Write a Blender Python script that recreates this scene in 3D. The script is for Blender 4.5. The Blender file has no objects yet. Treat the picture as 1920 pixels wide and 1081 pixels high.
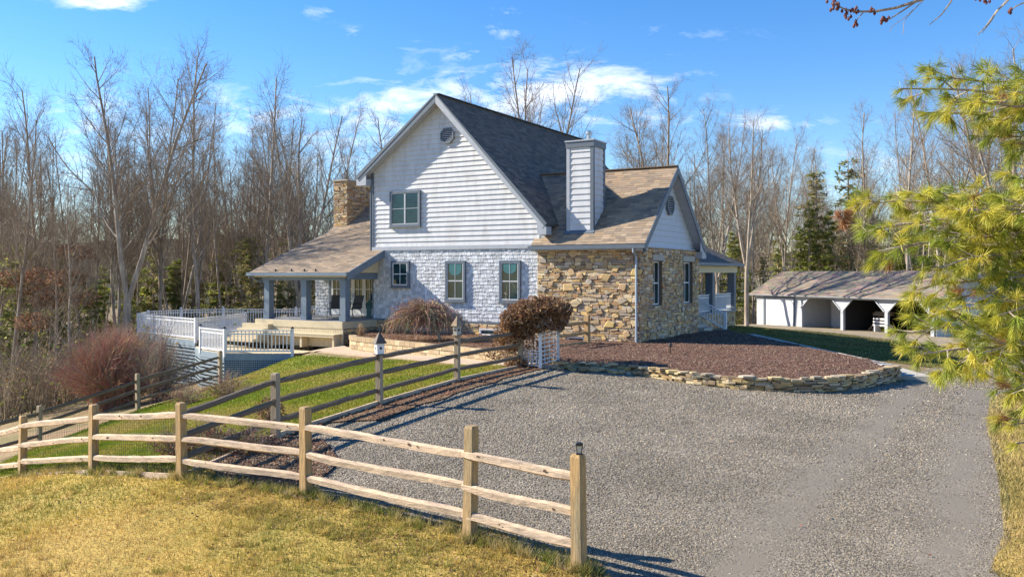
import bpy, math, random
import numpy as np
from mathutils import Vector, Matrix, noise as mnoise
random.seed(11)
rng = np.random.default_rng(11)
scene = bpy.context.scene
COL = scene.collection
rad = math.radians
U = random.uniform

# ---------------------------------------------------------------- camera
cam = bpy.data.cameras.new('camera')
camo = bpy.data.objects.new('camera', cam); COL.objects.link(camo)
camo.location = (0, 0, 3.0); camo.rotation_euler = (rad(90), 0, 0)
cam.sensor_width = 36; cam.lens = 30.0; cam.shift_y = -28.5 / 1920
cam.clip_start = 0.1; cam.clip_end = 4000
scene.camera = camo
# ---------------------------------------------------------------- light
SUN_DIR = Vector((-0.964, 0.265, 0.0)).normalized()       # horizontal direction towards the sun
SUN_EL = 31.0
sun = bpy.data.lights.new('sun', 'SUN'); sun.energy = 5.0; sun.angle = rad(0.5); sun.color = (1.0, 0.90, 0.74)
suno = bpy.data.objects.new('sun', sun); COL.objects.link(suno)
ts = Vector((SUN_DIR.x * math.cos(rad(SUN_EL)), SUN_DIR.y * math.cos(rad(SUN_EL)), math.sin(rad(SUN_EL))))
suno.rotation_euler = ts.to_track_quat('Z', 'Y').to_euler()
suno.location = (-30, 10, 40)
world = bpy.data.worlds.new("World"); scene.world = world; world.use_nodes = True
wn = world.node_tree; wn.nodes.clear()
def wnode(t, **k):
    n = wn.nodes.new(t)
    for a, b in k.items(): setattr(n, a, b)
    return n
sky = wnode('ShaderNodeTexSky', sky_type='NISHITA', sun_disc=False)
sky.sun_elevation = rad(SUN_EL); sky.sun_rotation = math.atan2(SUN_DIR.x, SUN_DIR.y)
sky.altitude = 600; sky.air_density = 1.15; sky.dust_density = 0.0; sky.ozone_density = 1.6
def wmath(op, a, b=None, c=None, clamp=False):
    n = wnode('ShaderNodeMath', operation=op, use_clamp=clamp)
    for i, s in enumerate((a, b, c)):
        if s is None: continue
        if isinstance(s, (int, float)): n.inputs[i].default_value = s
        else: wn.links.new(s, n.inputs[i])
    return n.outputs[0]
tc = wnode('ShaderNodeTexCoord')
sx = wnode('ShaderNodeSeparateXYZ'); wn.links.new(tc.outputs['Generated'], sx.inputs[0])
# azimuth and elevation tangents of the direction
az = wmath('DIVIDE', sx.outputs[0], sx.outputs[1]); el = wmath('DIVIDE', sx.outputs[2], sx.outputs[1])
front = wmath('GREATER_THAN', sx.outputs[1], 0.05)
cmb = wnode('ShaderNodeCombineXYZ'); wn.links.new(az, cmb.inputs[0]); wn.links.new(wmath('MULTIPLY', el, 3.0), cmb.inputs[1])
nz = wnode('ShaderNodeTexNoise'); nz.inputs['Scale'].default_value = 13; nz.inputs['Detail'].default_value = 9
nz.inputs['Roughness'].default_value = 0.66; nz.inputs['Distortion'].default_value = 0.5
wn.links.new(cmb.outputs[0], nz.inputs['Vector'])
blob = None
for (px, py, sxx, syy, amp) in [(905, 185, 170, 40, .36), (1090, 165, 130, 42, .40), (760, 205, 150, 45, .32), (480, 215, 120, 35, .28), (1160, 215, 120, 30, .25),
                                (935, 60, 34, 10, .24), (955, 28, 34, 8, .18), (775, 85, 26, 10, .20), (870, 100, 34, 12, .24), (660, 65, 14, 9, .2), (600, 22, 34, 8, .19), (195, 5, 60, 12, .45), (170, 230, 190, 60, .18),
                                (1290, 66, 60, 12, .20), (1450, 232, 85, 14, .34), (60, 300, 150, 60, .2), (1600, 330, 250, 40, .18), (640, 290, 200, 50, .22)]:
    a0 = (px - 960) / 1600; e0 = (512 - py) / 1600
    dx = wmath('DIVIDE', wmath('SUBTRACT', az, a0), sxx / 1600); dy = wmath('DIVIDE', wmath('SUBTRACT', el, e0), syy / 1600)
    r2 = wmath('ADD', wmath('MULTIPLY', dx, dx), wmath('MULTIPLY', dy, dy))
    g = wmath('MULTIPLY', wmath('EXPONENT', wmath('MULTIPLY', r2, -0.5)), amp)
    blob = g if blob is None else wmath('MAXIMUM', blob, g)
msk = wmath('MULTIPLY', blob, 2.6, clamp=True)
cl = wmath('MULTIPLY', wmath('SUBTRACT', wmath('MULTIPLY_ADD', msk, 0.26, nz.outputs[0]), 0.60), 4.5, clamp=True)
cl = wmath('MULTIPLY', cl, wmath('POWER', msk, 0.7))
cl = wmath('MULTIPLY', cl, front)
cl = wmath('MULTIPLY', cl, 0.75)
hs = wnode('ShaderNodeHueSaturation'); hs.inputs['Saturation'].default_value = 1.38; hs.inputs['Value'].default_value = 1.0
wn.links.new(sky.outputs[0], hs.inputs['Color'])
mixc = wnode('ShaderNodeMix', data_type='RGBA')
tint = wnode('ShaderNodeMix', data_type='RGBA', blend_type='MULTIPLY'); tint.inputs[0].default_value = 1; tint.inputs[7].default_value = (0.86, 0.93, 1.14, 1); wn.links.new(hs.outputs[0], tint.inputs[6])
wn.links.new(cl, mixc.inputs[0]); wn.links.new(tint.outputs[2], mixc.inputs[6]); mixc.inputs[7].default_value = (9.0, 9.1, 9.5, 1)
bg = wnode('ShaderNodeBackground'); bg.inputs[1].default_value = 0.088
wo = wnode('ShaderNodeOutputWorld')
wn.links.new(mixc.outputs[2], bg.inputs[0]); wn.links.new(bg.outputs[0], wo.inputs[0])
scene.view_settings.view_transform = 'Standard'; scene.view_settings.look = 'None'
scene.view_settings.exposure = 1.08; scene.view_settings.gamma = 1.0
scene.render.engine = 'CYCLES'
scene.cycles.max_bounces = 6; scene.cycles.transparent_max_bounces = 6

# ---------------------------------------------------------------- helpers
F = 1600.0
def ray(px, py): return ((px - 960) / F, (512 - py) / F)
def at(px, Y): return (px - 960) / F * Y
def zat(py, Y): return 3.0 + (512 - py) / F * Y
# house frame: x to the right along the gable front, y into the house
UX, UY = 0.8652, -0.5015
HX, HY, HZ = 4.73, 31.4, 0.3
def hw(x, y, z=0.0): return (HX + UX * x - UY * y, HY + UY * x + UX * y, z + 3.0)   # z measured from eye level
def hp(px, py, y=0.0):                                   # point of the vertical plane y = const, z from eye level
    r, e = ray(px, py)
    x = (r * (HY + UX * y) - HX + UY * y) / (UX - r * UY)
    Y = HY + UY * x + UX * y
    return x, e * Y
def hs_(px, py, x=0.0):                                   # point of the vertical plane x = const
    r, e = ray(px, py)
    y = (r * (HY + UY * x) - HX - UX * x) / (-UY - r * UX)
    Y = HY + UY * x + UX * y
    return y, e * Y

MW = {}
def tag(o, label=None, cat=None, group=None, kind=None):
    if label: o['label'] = label
    if cat: o['category'] = cat
    if group: o['group'] = group
    if kind: o['kind'] = kind
    return o
def thing(name, label, cat, loc=(0, 0, 0), rotz=0.0, group=None):
    o = bpy.data.objects.new(name, None); COL.objects.link(o)
    o.empty_display_size = 0.2
    o.location = loc; o.rotation_euler = (0, 0, rotz)
    MW[o.name] = Matrix.Translation(loc) @ Matrix.Rotation(rotz, 4, 'Z')
    return tag(o, label, cat, group)
def copy_tree(o, parent=None):
    c = o.copy(); COL.objects.link(c)
    if parent: c.parent = parent
    for ch in o.children: copy_tree(ch, c)
    return c

def clip(poly, ax, val, keep_gt):
    out = []
    n = len(poly)
    for i in range(n):
        a, b = poly[i], poly[(i + 1) % n]
        ia = (a[ax] >= val) if keep_gt else (a[ax] <= val)
        ib = (b[ax] >= val) if keep_gt else (b[ax] <= val)
        if ia: out.append(a)
        if ia != ib:
            t = (val - a[ax]) / (b[ax] - a[ax])
            out.append(tuple(a[k] + (b[k] - a[k]) * t for k in range(len(a))))
    return out

class MB:
    def __init__(s): s.v = []; s.f = []; s.c = []
    def add(s, vs, fs, col=None):
        n = len(s.v); s.v += [tuple(v) for v in vs]
        s.f += [tuple(i + n for i in f) for f in fs]; s.c += [col] * len(fs)
        return s
    def box(s, a, b, col=None):
        x0, y0, z0 = a; x1, y1, z1 = b
        return s.add([(x0, y0, z0), (x1, y0, z0), (x1, y1, z0), (x0, y1, z0), (x0, y0, z1), (x1, y0, z1), (x1, y1, z1), (x0, y1, z1)],
              [(0, 3, 2, 1), (4, 5, 6, 7), (0, 1, 5, 4), (1, 2, 6, 5), (2, 3, 7, 6), (3, 0, 4, 7)], col)
    def bar(s, p, q, w, h, up=(0, 0, 1), col=None):          # w sideways, h along up
        p = Vector(p); q = Vector(q); d = (q - p).normalized(); up = Vector(up)
        sd = d.cross(up)
        if sd.length < 1e-4: sd = d.cross(Vector((1, 0, 0)))
        sd.normalize(); u = sd.cross(d).normalized()
        vs = []
        for c in (p, q):
            for a, b in ((-1, -1), (1, -1), (1, 1), (-1, 1)):
                vs.append(c + sd * (a * w / 2) + u * (b * h / 2))
        return s.add(vs, [(0, 1, 2, 3), (7, 6, 5, 4), (0, 4, 5, 1), (1, 5, 6, 2), (2, 6, 7, 3), (3, 7, 4, 0)], col)
    def tube(s, pts, rr, n=6, col=None, cap=True):
        pts = [Vector(p) for p in pts]; base = len(s.v); m = len(pts)
        ref = None
        vs = []
        for i, p in enumerate(pts):
            d = (pts[min(i + 1, m - 1)] - pts[max(i - 1, 0)])
            if d.length < 1e-9: d = Vector((0, 0, 1))
            d.normalize()
            if ref is None:
                ref = d.cross(Vector((0.31, 0.77, 0.12)));
                if ref.length < 1e-3: ref = d.cross(Vector((1, 0, 0)))
            ref = (ref - d * ref.dot(d)).normalized(); bt = d.cross(ref)
            r = rr[i] if hasattr(rr, '__len__') else rr
            for k in range(n):
                a = 2 * math.pi * k / n
                vs.append(p + ref * (math.cos(a) * r) + bt * (math.sin(a) * r))
        fs = []
        for i in range(m - 1):
            for k in range(n):
                k2 = (k + 1) % n
                fs.append((i * n + k, i * n + k2, (i + 1) * n + k2, (i + 1) * n + k))
        if cap:
            fs.append(tuple(range(n - 1, -1, -1))); fs.append(tuple((m - 1) * n + k for k in range(n)))
        return s.add(vs, fs, col)
    def prism(s, poly, vec, col=None):                       # polygon of 3D points extruded by vec
        n = len(poly); vec = Vector(vec)
        vs = [Vector(p) for p in poly] + [Vector(p) + vec for p in poly]
        fs = [tuple(range(n - 1, -1, -1)), tuple(range(n, 2 * n))] + [(i, (i + 1) % n, n + (i + 1) % n, n + i) for i in range(n)]
        return s.add(vs, fs, col)
    def cone(s, c, r0, r1, h, n=8, col=None, rot=0.0):
        vs = []
        for z, r in ((0, r0), (h, r1)):
            for k in range(n):
                a = 2 * math.pi * (k + .5) / n + rot; vs.append((c[0] + r * math.cos(a), c[1] + r * math.sin(a), c[2] + z))
        return s.add(vs, [tuple(range(n - 1, -1, -1)), tuple(range(n, 2 * n))] + [(i, (i + 1) % n, n + (i + 1) % n, n + i) for i in range(n)], col)
    def build(s, name, mat, parent=None, space='world', dz=0.0, smooth=False, label=None):
        me = bpy.data.meshes.new(name)
        vs = s.v
        if dz: vs = [(v[0], v[1], v[2] + dz) for v in vs]
        if parent is not None:
            mw = MW[parent.name]
            if space == 'world':
                inv = mw.inverted(); vs = [tuple(inv @ Vector(v)) for v in vs]
        me.from_pydata(vs, [], s.f)
        if any(c is not None for c in s.c):
            at_ = me.color_attributes.new('Col', 'FLOAT_COLOR', 'CORNER')
            buf = []
            for f, c in zip(s.f, s.c):
                c = c or (1, 1, 1)
                buf += [c[0], c[1], c[2], 1.0] * len(f)
            at_.data.foreach_set('color', buf)
        if smooth: me.shade_smooth()
        me.materials.append(mat)
        o = bpy.data.objects.new(name, me); COL.objects.link(o)
        if parent is not None:
            o.parent = parent; MW[o.name] = MW[parent.name]
        if label: o['label'] = label
        return o

def np_mesh(name, V, T, mat, col=None, parent=None, shift=None, smooth=False):
    """V (n,3) float, T (m,3) int triangles, col (m,3) per face"""
    V = np.asarray(V, np.float32); T = np.asarray(T, np.int32)
    if shift is not None: V = V - np.asarray(shift, np.float32)
    me = bpy.data.meshes.new(name)
    me.vertices.add(len(V)); me.vertices.foreach_set('co', V.ravel())
    me.loops.add(T.size); me.loops.foreach_set('vertex_index', T.ravel())
    me.polygons.add(len(T)); me.polygons.foreach_set('loop_start', np.arange(0, T.size, 3, dtype=np.int32))
    me.polygons.foreach_set('loop_total', np.full(len(T), 3, np.int32))
    me.update(calc_edges=True)
    if col is not None:
        a = me.color_attributes.new('Col', 'FLOAT_COLOR', 'CORNER')
        c = np.ones((len(T), 3, 4), np.float32); c[:, :, :3] = np.asarray(col, np.float32)[:, None, :]
        a.data.foreach_set('color', c.ravel())
    if smooth: me.shade_smooth()
    me.materials.append(mat)
    o = bpy.data.objects.new(name, me); COL.objects.link(o)
    if parent is not None: o.parent = parent; MW[o.name] = MW.get(parent.name, Matrix.Identity(4))
    return o
def euler_mats(a, b, c):
    ca, sa, cb, sb, cc, sc = np.cos(a), np.sin(a), np.cos(b), np.sin(b), np.cos(c), np.sin(c)
    n = len(a); Z = np.zeros(n); O = np.ones(n)
    Rz = np.stack([ca, -sa, Z, sa, ca, Z, Z, Z, O], 1).reshape(n, 3, 3)
    Rx = np.stack([O, Z, Z, Z, cb, -sb, Z, sb, cb], 1).reshape(n, 3, 3)
    Ry = np.stack([cc, Z, sc, Z, O, Z, -sc, Z, cc], 1).reshape(n, 3, 3)
    return Rz @ Rx @ Ry
def scatter(name, P, tv, tf, S, R, mat, col, parent=None, shift=None):
    """copies of a template (tv,tf) at P with scales S (n,3) and rotations R merged in one mesh"""
    n = len(P); k = len(tv)
    V = np.einsum('nij,nkj->nki', R, tv[None] * S[:, None, :]) + P[:, None, :]
    T = tf[None] + (np.arange(n) * k)[:, None, None]
    return np_mesh(name, V.reshape(-1, 3), T.reshape(-1, 3), mat, np.repeat(col, len(tf), axis=0), parent, shift)

# ---------------------------------------------------------------- materials
def material(name, base=(0.5, 0.5, 0.5), rough=0.85, var=0.0, scale=4.0, bump=0.0, bscale=None, attr=False, second=None, sfac=0.5,
             sscale=1.0, metallic=0.0, spec=None, translucent=0.0, stretch=None, detail=6):
    m = bpy.data.materials.new(name); m.use_nodes = True
    nt = m.node_tree; N = nt.nodes; L = nt.links; bs = N['Principled BSDF']
    bs.inputs['Roughness'].default_value = rough; bs.inputs['Metallic'].default_value = metallic
    if spec is not None: bs.inputs['Specular IOR Level'].default_value = spec
    tcn = N.new('ShaderNodeTexCoord'); mp = N.new('ShaderNodeMapping'); L.new(tcn.outputs['Object'], mp.inputs[0])
    if stretch: mp.inputs['Scale'].default_value = stretch
    if attr:
        a = N.new('ShaderNodeAttribute'); a.attribute_name = 'Col'; colr = a.outputs['Color']
    else:
        a = N.new('ShaderNodeRGB'); a.outputs[0].default_value = (*base, 1); colr = a.outputs[0]
    if second is not None:
        n2 = N.new('ShaderNodeTexNoise'); n2.inputs['Scale'].default_value = sscale; n2.inputs['Detail'].default_value = 8
        L.new(mp.outputs[0], n2.inputs['Vector'])
        mr = N.new('ShaderNodeMapRange'); mr.inputs[1].default_value = sfac - .12; mr.inputs[2].default_value = sfac + .12
        L.new(n2.outputs[0], mr.inputs[0])
        mx = N.new('ShaderNodeMix'); mx.data_type = 'RGBA'; L.new(mr.outputs[0], mx.inputs[0]); L.new(colr, mx.inputs[6])
        mx.inputs[7].default_value = (*second, 1); colr = mx.outputs[2]
    nn = N.new('ShaderNodeTexNoise'); nn.inputs['Scale'].default_value = scale; nn.inputs['Detail'].default_value = detail
    nn.inputs['Roughness'].default_value = 0.65
    L.new(mp.outputs[0], nn.inputs['Vector'])
    if var > 0:
        mr = N.new('ShaderNodeMapRange'); mr.inputs[1].default_value = .25; mr.inputs[2].default_value = .75
        mr.inputs[3].default_value = 1 - var; mr.inputs[4].default_value = 1 + var
        L.new(nn.outputs[0], mr.inputs[0])
        vm = N.new('ShaderNodeVectorMath'); vm.operation = 'SCALE'; L.new(colr, vm.inputs[0]); L.new(mr.outputs[0], vm.inputs['Scale'])
        colr = vm.outputs[0]
    L.new(colr, bs.inputs['Base Color'])
    if bump > 0:
        bn = N.new('ShaderNodeBump'); bn.inputs['Strength'].default_value = 0.7; bn.inputs['Distance'].default_value = bump
        if bscale:
            nb = N.new('ShaderNodeTexNoise'); nb.inputs['Scale'].default_value = bscale; nb.inputs['Detail'].default_value = 5
            L.new(mp.outputs[0], nb.inputs['Vector']); L.new(nb.outputs[0], bn.inputs['Height'])
        else: L.new(nn.outputs[0], bn.inputs['Height'])
        L.new(bn.outputs[0], bs.inputs['Normal'])
    if translucent > 0:
        tr = N.new('ShaderNodeBsdfTranslucent'); L.new(colr, tr.inputs[0])
        ms = N.new('ShaderNodeMixShader'); ms.inputs[0].default_value = translucent
        L.new(bs.outputs[0], ms.inputs[1]); L.new(tr.outputs[0], ms.inputs[2]); L.new(ms.outputs[0], N['Material Output'].inputs[0])
    return m
M = {}
M['siding'] = material('painted_siding', (0.57, 0.585, 0.615), 0.6, 0.14, 2.5, 0.003, 40, second=(0.49, 0.49, 0.50), sfac=.62, sscale=1.6, stretch=(1.6, 1.6, .5))
M['siding_gray'] = material('painted_gable_siding', (0.50, 0.55, 0.62), 0.6, 0.08, 3, 0.002, 40)
M['shake'] = material('painted_shakes', (0.5, 0.5, 0.5), 0.8, 0.14, 9, 0.006, 30, attr=True, stretch=(3, 3, .7))
M['trim'] = material('slate_trim_paint', (0.115, 0.145, 0.185), 0.5, 0.12, 5)
M['trim_light'] = material('light_trim_paint', (0.40, 0.43, 0.48), 0.5, 0.1, 5)
M['bluepost'] = material('blue_grey_post_paint', (0.15, 0.20, 0.26), 0.5, 0.12, 5)
M['white'] = material('white_paint', (0.78, 0.78, 0.78), 0.45, 0.06, 6)
M['railwhite'] = material('white_rail_paint', (0.74, 0.75, 0.77), 0.45, 0.10, 6)
M['cream'] = material('cream_paint', (0.62, 0.52, 0.34), 0.6, 0.10, 5)
M['deckgrey'] = material('grey_deck_boards', (0.30, 0.31, 0.33), 0.7, 0.18, 6, 0.003)
M['deckblue'] = material('blue_lattice_paint', (0.22, 0.29, 0.35), 0.6, 0.15, 5)
M['dark'] = material('interior_shade', (0.018, 0.018, 0.02), 0.9)  # near-black colour standing in for shade inside openings and behind slats
M['glass'] = material('window_glass', (0.012, 0.040, 0.048), 0.05, 0.7, 1.6, spec=0.5)
M['blind'] = material('window_blind', (0.05, 0.17, 0.18), 0.35, 0.12, 5, spec=0.4)
M['roof'] = material('asphalt_shingles', attr=True, rough=0.92, var=0.22, scale=55, bump=0.004)
M['stone'] = material('field_stone', attr=True, rough=0.85, var=0.28, scale=16, bump=0.012)
M['mortar'] = material('stone_joints', (0.17, 0.135, 0.095), 0.95, 0.3, 10)
M['metal'] = material('galvanised_metal', (0.45, 0.46, 0.48), 0.35, 0.1, 8, metallic=0.8)
M['gutterpaint'] = material('blue_grey_downpipe_paint', (0.30, 0.36, 0.43), 0.4, 0.08, 6)
M['blackmetal'] = material('black_metal', (0.02, 0.02, 0.022), 0.45, 0.1, 6)
M['sling'] = material('chair_sling_fabric', (0.07, 0.07, 0.075), 0.8, 0.1, 20)
M['post'] = material('treated_fence_post', (0.42, 0.27, 0.12), 0.85, 0.45, 9, 0.012, stretch=(4, 4, .5), second=(0.25, 0.20, 0.12), sfac=.56, sscale=1.6)
M['rail'] = material('split_rail_wood', (0.56, 0.42, 0.29), 0.9, 0.42, 12, 0.014, stretch=(.9, .9, 6), second=(0.36, 0.28, 0.21), sfac=.54, sscale=2.4)
M['railgrey'] = material('weathered_rail_wood', (0.17, 0.125, 0.085), 0.9, 0.3, 14, 0.008, stretch=(.8, .8, 4))
M['postgrey'] = material('weathered_fence_post', (0.36, 0.28, 0.19), 0.9, 0.3, 9, 0.006, stretch=(4, 4, .5))
M['knot'] = material('rail_knot', (0.09, 0.05, 0.03), 0.9)
M['wire'] = material('fence_wire', (0.08, 0.08, 0.075), 0.5, metallic=0.6)
M['concrete'] = material('concrete', (0.42, 0.39, 0.34), 0.9, 0.15, 6, 0.003)
M['paver'] = material('tan_pavers', (0.46, 0.36, 0.26), 0.9, 0.2, 9, 0.003)
M['block'] = material('retaining_block', attr=True, rough=0.95, var=0.25, scale=18, bump=0.01)
M['bark'] = material('grey_bark', (0.27, 0.215, 0.165), 0.95, 0.45, 3, 0.02, 12, stretch=(3, 3, .6), second=(0.42, 0.36, 0.29), sfac=.52, sscale=1.2)
M['twig'] = material('bare_twigs', (0.25, 0.195, 0.14), 0.95, 0.35, 1.5)
M['twigtan'] = material('tan_twigs', (0.30, 0.235, 0.175), 0.95, 0.35, 1.5)
M['leafbrown'] = material('dead_leaves', attr=True, rough=0.9, var=0.25, scale=3, translucent=0.25)
M['needle'] = material('pine_needles', attr=True, rough=0.55, var=0.2, scale=2, translucent=0.35)
M['evergreen'] = material('evergreen_foliage', attr=True, rough=0.8, var=0.25, scale=1.2, translucent=0.4)
M['redtwig'] = material('red_shrub_twigs', attr=True, rough=0.9, var=0.25, scale=3)
M['grassblade'] = material('grass_blades', attr=True, rough=0.8, var=0.2, scale=1.5, translucent=0.3)
M['chips'] = material('mulch_chips', attr=True, rough=0.95, var=0.2, scale=9)
M['pebble'] = material('gravel_stones', attr=True, rough=0.9, var=0.15, scale=30)
M['ladderwood'] = material('old_lumber', (0.30, 0.22, 0.14), 0.9, 0.3, 8)
M['copper'] = material('birdhouse_roof', (0.10, 0.075, 0.06), 0.7, 0.3, 10)
# ---------------------------------------------------------------- terrain
CP = np.array([(0.7,8.7,-3.06),(-.48,9.6,-3.02),(-2.75,11.4,-3.02),(-4.96,12.8,-3.10),(-6.97,14.2,-3.35),(-9.2,16,-3.83),(-11.3,18.3,-4.4),
(-4.1,14.9,-2.92),(-2.76,17.8,-2.78),(-1.35,21,-2.7),(.23,24.2,-2.70),(4.73,31.4,-2.72),(3,27,-2.72),
(-5.5,33.6,-2.97),(-1,26.8,-2.84),(-8.0,34,-3.12),(-5.9,26.4,-3.12),(-11.6,34.5,-4.5),(-8.84,34.2,-3.45),(-8.5,30,-3.6),
(-10.5,30.8,-4.04),(-12.5,28.6,-4.6),(-14.2,25.6,-5.2),(-6.4,10.7,-3.5),(-3,7,-3.15),(3,5,-3.1),(5.4,8.9,-3.10),(7.5,12.8,-3.06),(4,14,-2.98),(3,20,-2.85),
(10.2,19.4,-3.0),(7.6,20.5,-2.88),(11.9,26,-2.95),(13.8,27.9,-3.1),(15,36,-3.15),(16,42,-3.3),(12,48,-2.95),(22.5,48.7,-3.9),(19.8,69,-4.15),(27.2,54.7,-4.1),(23,62,-4.12),
(30,40,-4),(20,28,-3.4),(-18,40,-5.5),(-24,39,-6.8),(-14,50,-5.5),(0,55,-4.5),(-25,60,-9),(0,80,-7),(25,90,-6),(50,60,-6),(40,20,-5),(-30,25,-8.5),(-20,10,-6),(-12,5,-4.5),
(20,5,-3.5),(34,60,-4.4),(-40,50,-12),(60,90,-9),(-40,90,-13),(10,9,-3.1)], float)
def _tps():
    P = CP[:, :2]; n = len(P)
    d = np.linalg.norm(P[:, None] - P[None], axis=2)
    K = np.where(d > 0, d * d * np.log(np.maximum(d, 1e-9)), 0) + np.eye(n) * 0.4
    Q = np.hstack([np.ones((n, 1)), P]); A = np.zeros((n + 3, n + 3)); A[:n, :n] = K; A[:n, n:] = Q; A[n:, :n] = Q.T
    b = np.zeros(n + 3); b[:n] = CP[:, 2]
    return np.linalg.solve(A, b)
TW = _tps()
def gz(X, Y):
    X = np.asarray(X, float); Y = np.asarray(Y, float); sh = X.shape
    x = X.ravel(); y = Y.ravel(); out = np.zeros(len(x))
    for i0 in range(0, len(x), 20000):
        xs = x[i0:i0 + 20000]; ys = y[i0:i0 + 20000]
        d2 = (xs[:, None] - CP[None, :, 0]) ** 2 + (ys[:, None] - CP[None, :, 1]) ** 2
        K = 0.5 * d2 * np.log(np.maximum(d2, 1e-9))
        z = K @ TW[:-3] + TW[-3] + TW[-2] * xs + TW[-1] * ys
        r = np.sqrt(((xs - 5)) ** 2 + (ys - 35) ** 2); w = np.clip((r - 50) / 60, 0, 1); w = w * w * (3 - 2 * w)
        z = np.clip(z, -16, -2.4) * (1 - w) + (-12.0) * w
        out[i0:i0 + 20000] = z
    return out.reshape(sh) + 3.0
def g1(x, y): return float(gz(np.array([x]), np.array([y]))[0])
def gp(px, py, lift=0.0):                                # the spot of ground seen along a direction
    r, e = ray(px, py); Y = 2.9 / max(-e, 1e-3) if e < 0 else 60
    for _ in range(40):
        z = g1(r * Y, Y) + lift - 3.0
        Y = 0.5 * Y + 0.5 * (z / e)
    return (r * Y, Y)

# ground sheet with a warped grid: fine near the house, coarse out to the horizon
def axis(lo, hi, c0, c1, step, grow=1.12):
    a = list(np.arange(c0, c1 + 1e-6, step)); s = step; x = c1
    while x < hi: s *= grow; x += s; a.append(x)
    s = step; x = c0
    while x > lo: s *= grow; x -= s; a.insert(0, x)
    return np.array(a)
def grid_mesh(name, xs, ys, zf, mat):
    X, Y = np.meshgrid(xs, ys); Z = zf(X, Y)
    V = np.stack([X, Y, Z], 2).reshape(-1, 3); nx = len(xs); ny = len(ys)
    i = (np.arange(ny - 1)[:, None] * nx + np.arange(nx - 1)[None]).ravel()
    T = np.concatenate([np.stack([i, i + 1, i + nx + 1], 1), np.stack([i, i + nx + 1, i + nx], 1)])
    return np_mesh(name, V, T, mat, smooth=True)
def ground_material(name, cols, s1, s2, s3, bump=0.02, bs_=25, rough=0.95):
    """three colours mixed by two noises + fine speckle"""
    m = bpy.data.materials.new(name); m.use_nodes = True; nt = m.node_tree; N = nt.nodes; L = nt.links; bs = N['Principled BSDF']
    bs.inputs['Roughness'].default_value = rough; bs.inputs['Specular IOR Level'].default_value = 0.2
    tcn = N.new('ShaderNodeTexCoord')
    def nz_(s, d=8):
        n = N.new('ShaderNodeTexNoise'); n.inputs['Scale'].default_value = s; n.inputs['Detail'].default_value = d; n.inputs['Roughness'].default_value = .65
        L.new(tcn.outputs['Object'], n.inputs['Vector']); return n.outputs[0]
    def rng_(o, a, b, c=0, d=1):
        r = N.new('ShaderNodeMapRange'); L.new(o, r.inputs[0]); r.inputs[1].default_value = a; r.inputs[2].default_value = b; r.inputs[3].default_value = c; r.inputs[4].default_value = d; return r.outputs[0]
    def mx(f, a, b):
        x = N.new('ShaderNodeMix'); x.data_type = 'RGBA'; L.new(f, x.inputs[0])
        for s, i in ((a, 6), (b, 7)):
            if isinstance(s, tuple): x.inputs[i].default_value = (*s, 1)
            else: L.new(s, x.inputs[i])
        return x.outputs[2]
    c = mx(rng_(nz_(s1), .42, .58), cols[0], cols[1]); c = mx(rng_(nz_(s2), .50, .66), c, cols[2])
    vm = N.new('ShaderNodeVectorMath'); vm.operation = 'SCALE'; L.new(c, vm.inputs[0]); L.new(rng_(nz_(s3, 4), .3, .7, .6, 1.4), vm.inputs['Scale'])
    L.new(vm.outputs[0], bs.inputs['Base Color'])
    bn = N.new('ShaderNodeBump'); bn.inputs['Distance'].default_value = bump; bn.inputs['Strength'].default_value = .8
    L.new(nz_(bs_, 6), bn.inputs['Height']); L.new(bn.outputs[0], bs.inputs['Normal'])
    return m
M['forestfloor'] = ground_material('leaf_litter_ground', [(0.27, 0.18, 0.10), (0.19, 0.16, 0.07), (0.30, 0.22, 0.13)], .35, 1.5, 14)
M['lawn'] = ground_material('green_lawn', [(0.17, 0.20, 0.02), (0.24, 0.23, 0.04), (0.30, 0.25, 0.08)], .5, 1.8, 30)
M['drygrass'] = ground_material('dry_yellow_lawn', [(0.46, 0.32, 0.09), (0.40, 0.29, 0.07), (0.30, 0.25, 0.06)], .6, 1.3, 30)
M['mulch'] = ground_material('red_brown_mulch', [(0.14, 0.075, 0.05), (0.18, 0.10, 0.07), (0.10, 0.055, 0.038)], 1.2, 6, 45, .03, 45)
M['litterbed'] = ground_material('leafy_bed_soil', [(0.17, 0.10, 0.06), (0.22, 0.15, 0.09), (0.10, 0.06, 0.04)], 1.2, 6, 45, .03, 45)
M['yard'] = ground_material('pale_drive', [(0.36, 0.29, 0.20), (0.30, 0.25, 0.18), (0.25, 0.21, 0.13)], .5, 2, 20, .01, 30)
M['farwood'] = ground_material('far_wooded_hills', [(0.09, 0.085, 0.06), (0.06, 0.075, 0.035), (0.11, 0.09, 0.065)], .03, .1, .6, 2.0, .8)
ground = grid_mesh('ground', axis(-900, 900, -22, 30, .6), axis(-60, 1500, 2, 72, .6), gz, M['forestfloor'])
tag(ground, kind='structure')
# far wooded ridges
def hillz(X, Y):
    out = np.zeros(X.shape)
    for i in range(X.shape[0]):
        for j in range(X.shape[1]):
            x, y = X[i, j], Y[i, j]
            t = max(0, min(1, (y - 260) / 200)); t2 = max(0, min(1, (900 - y) / 250))
            out[i, j] = 3 - 20 + t * t2 * (32 + 22 * mnoise.noise(Vector((x / 180, y / 400, 1.7))) + 3 * mnoise.noise(Vector((x / 14, y / 20, 3))))
    return out
hills = grid_mesh('hills', np.arange(-600, 601, 8.0), np.arange(240, 910, 20.0), hillz, M['farwood']); tag(hills, kind='structure')

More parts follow.
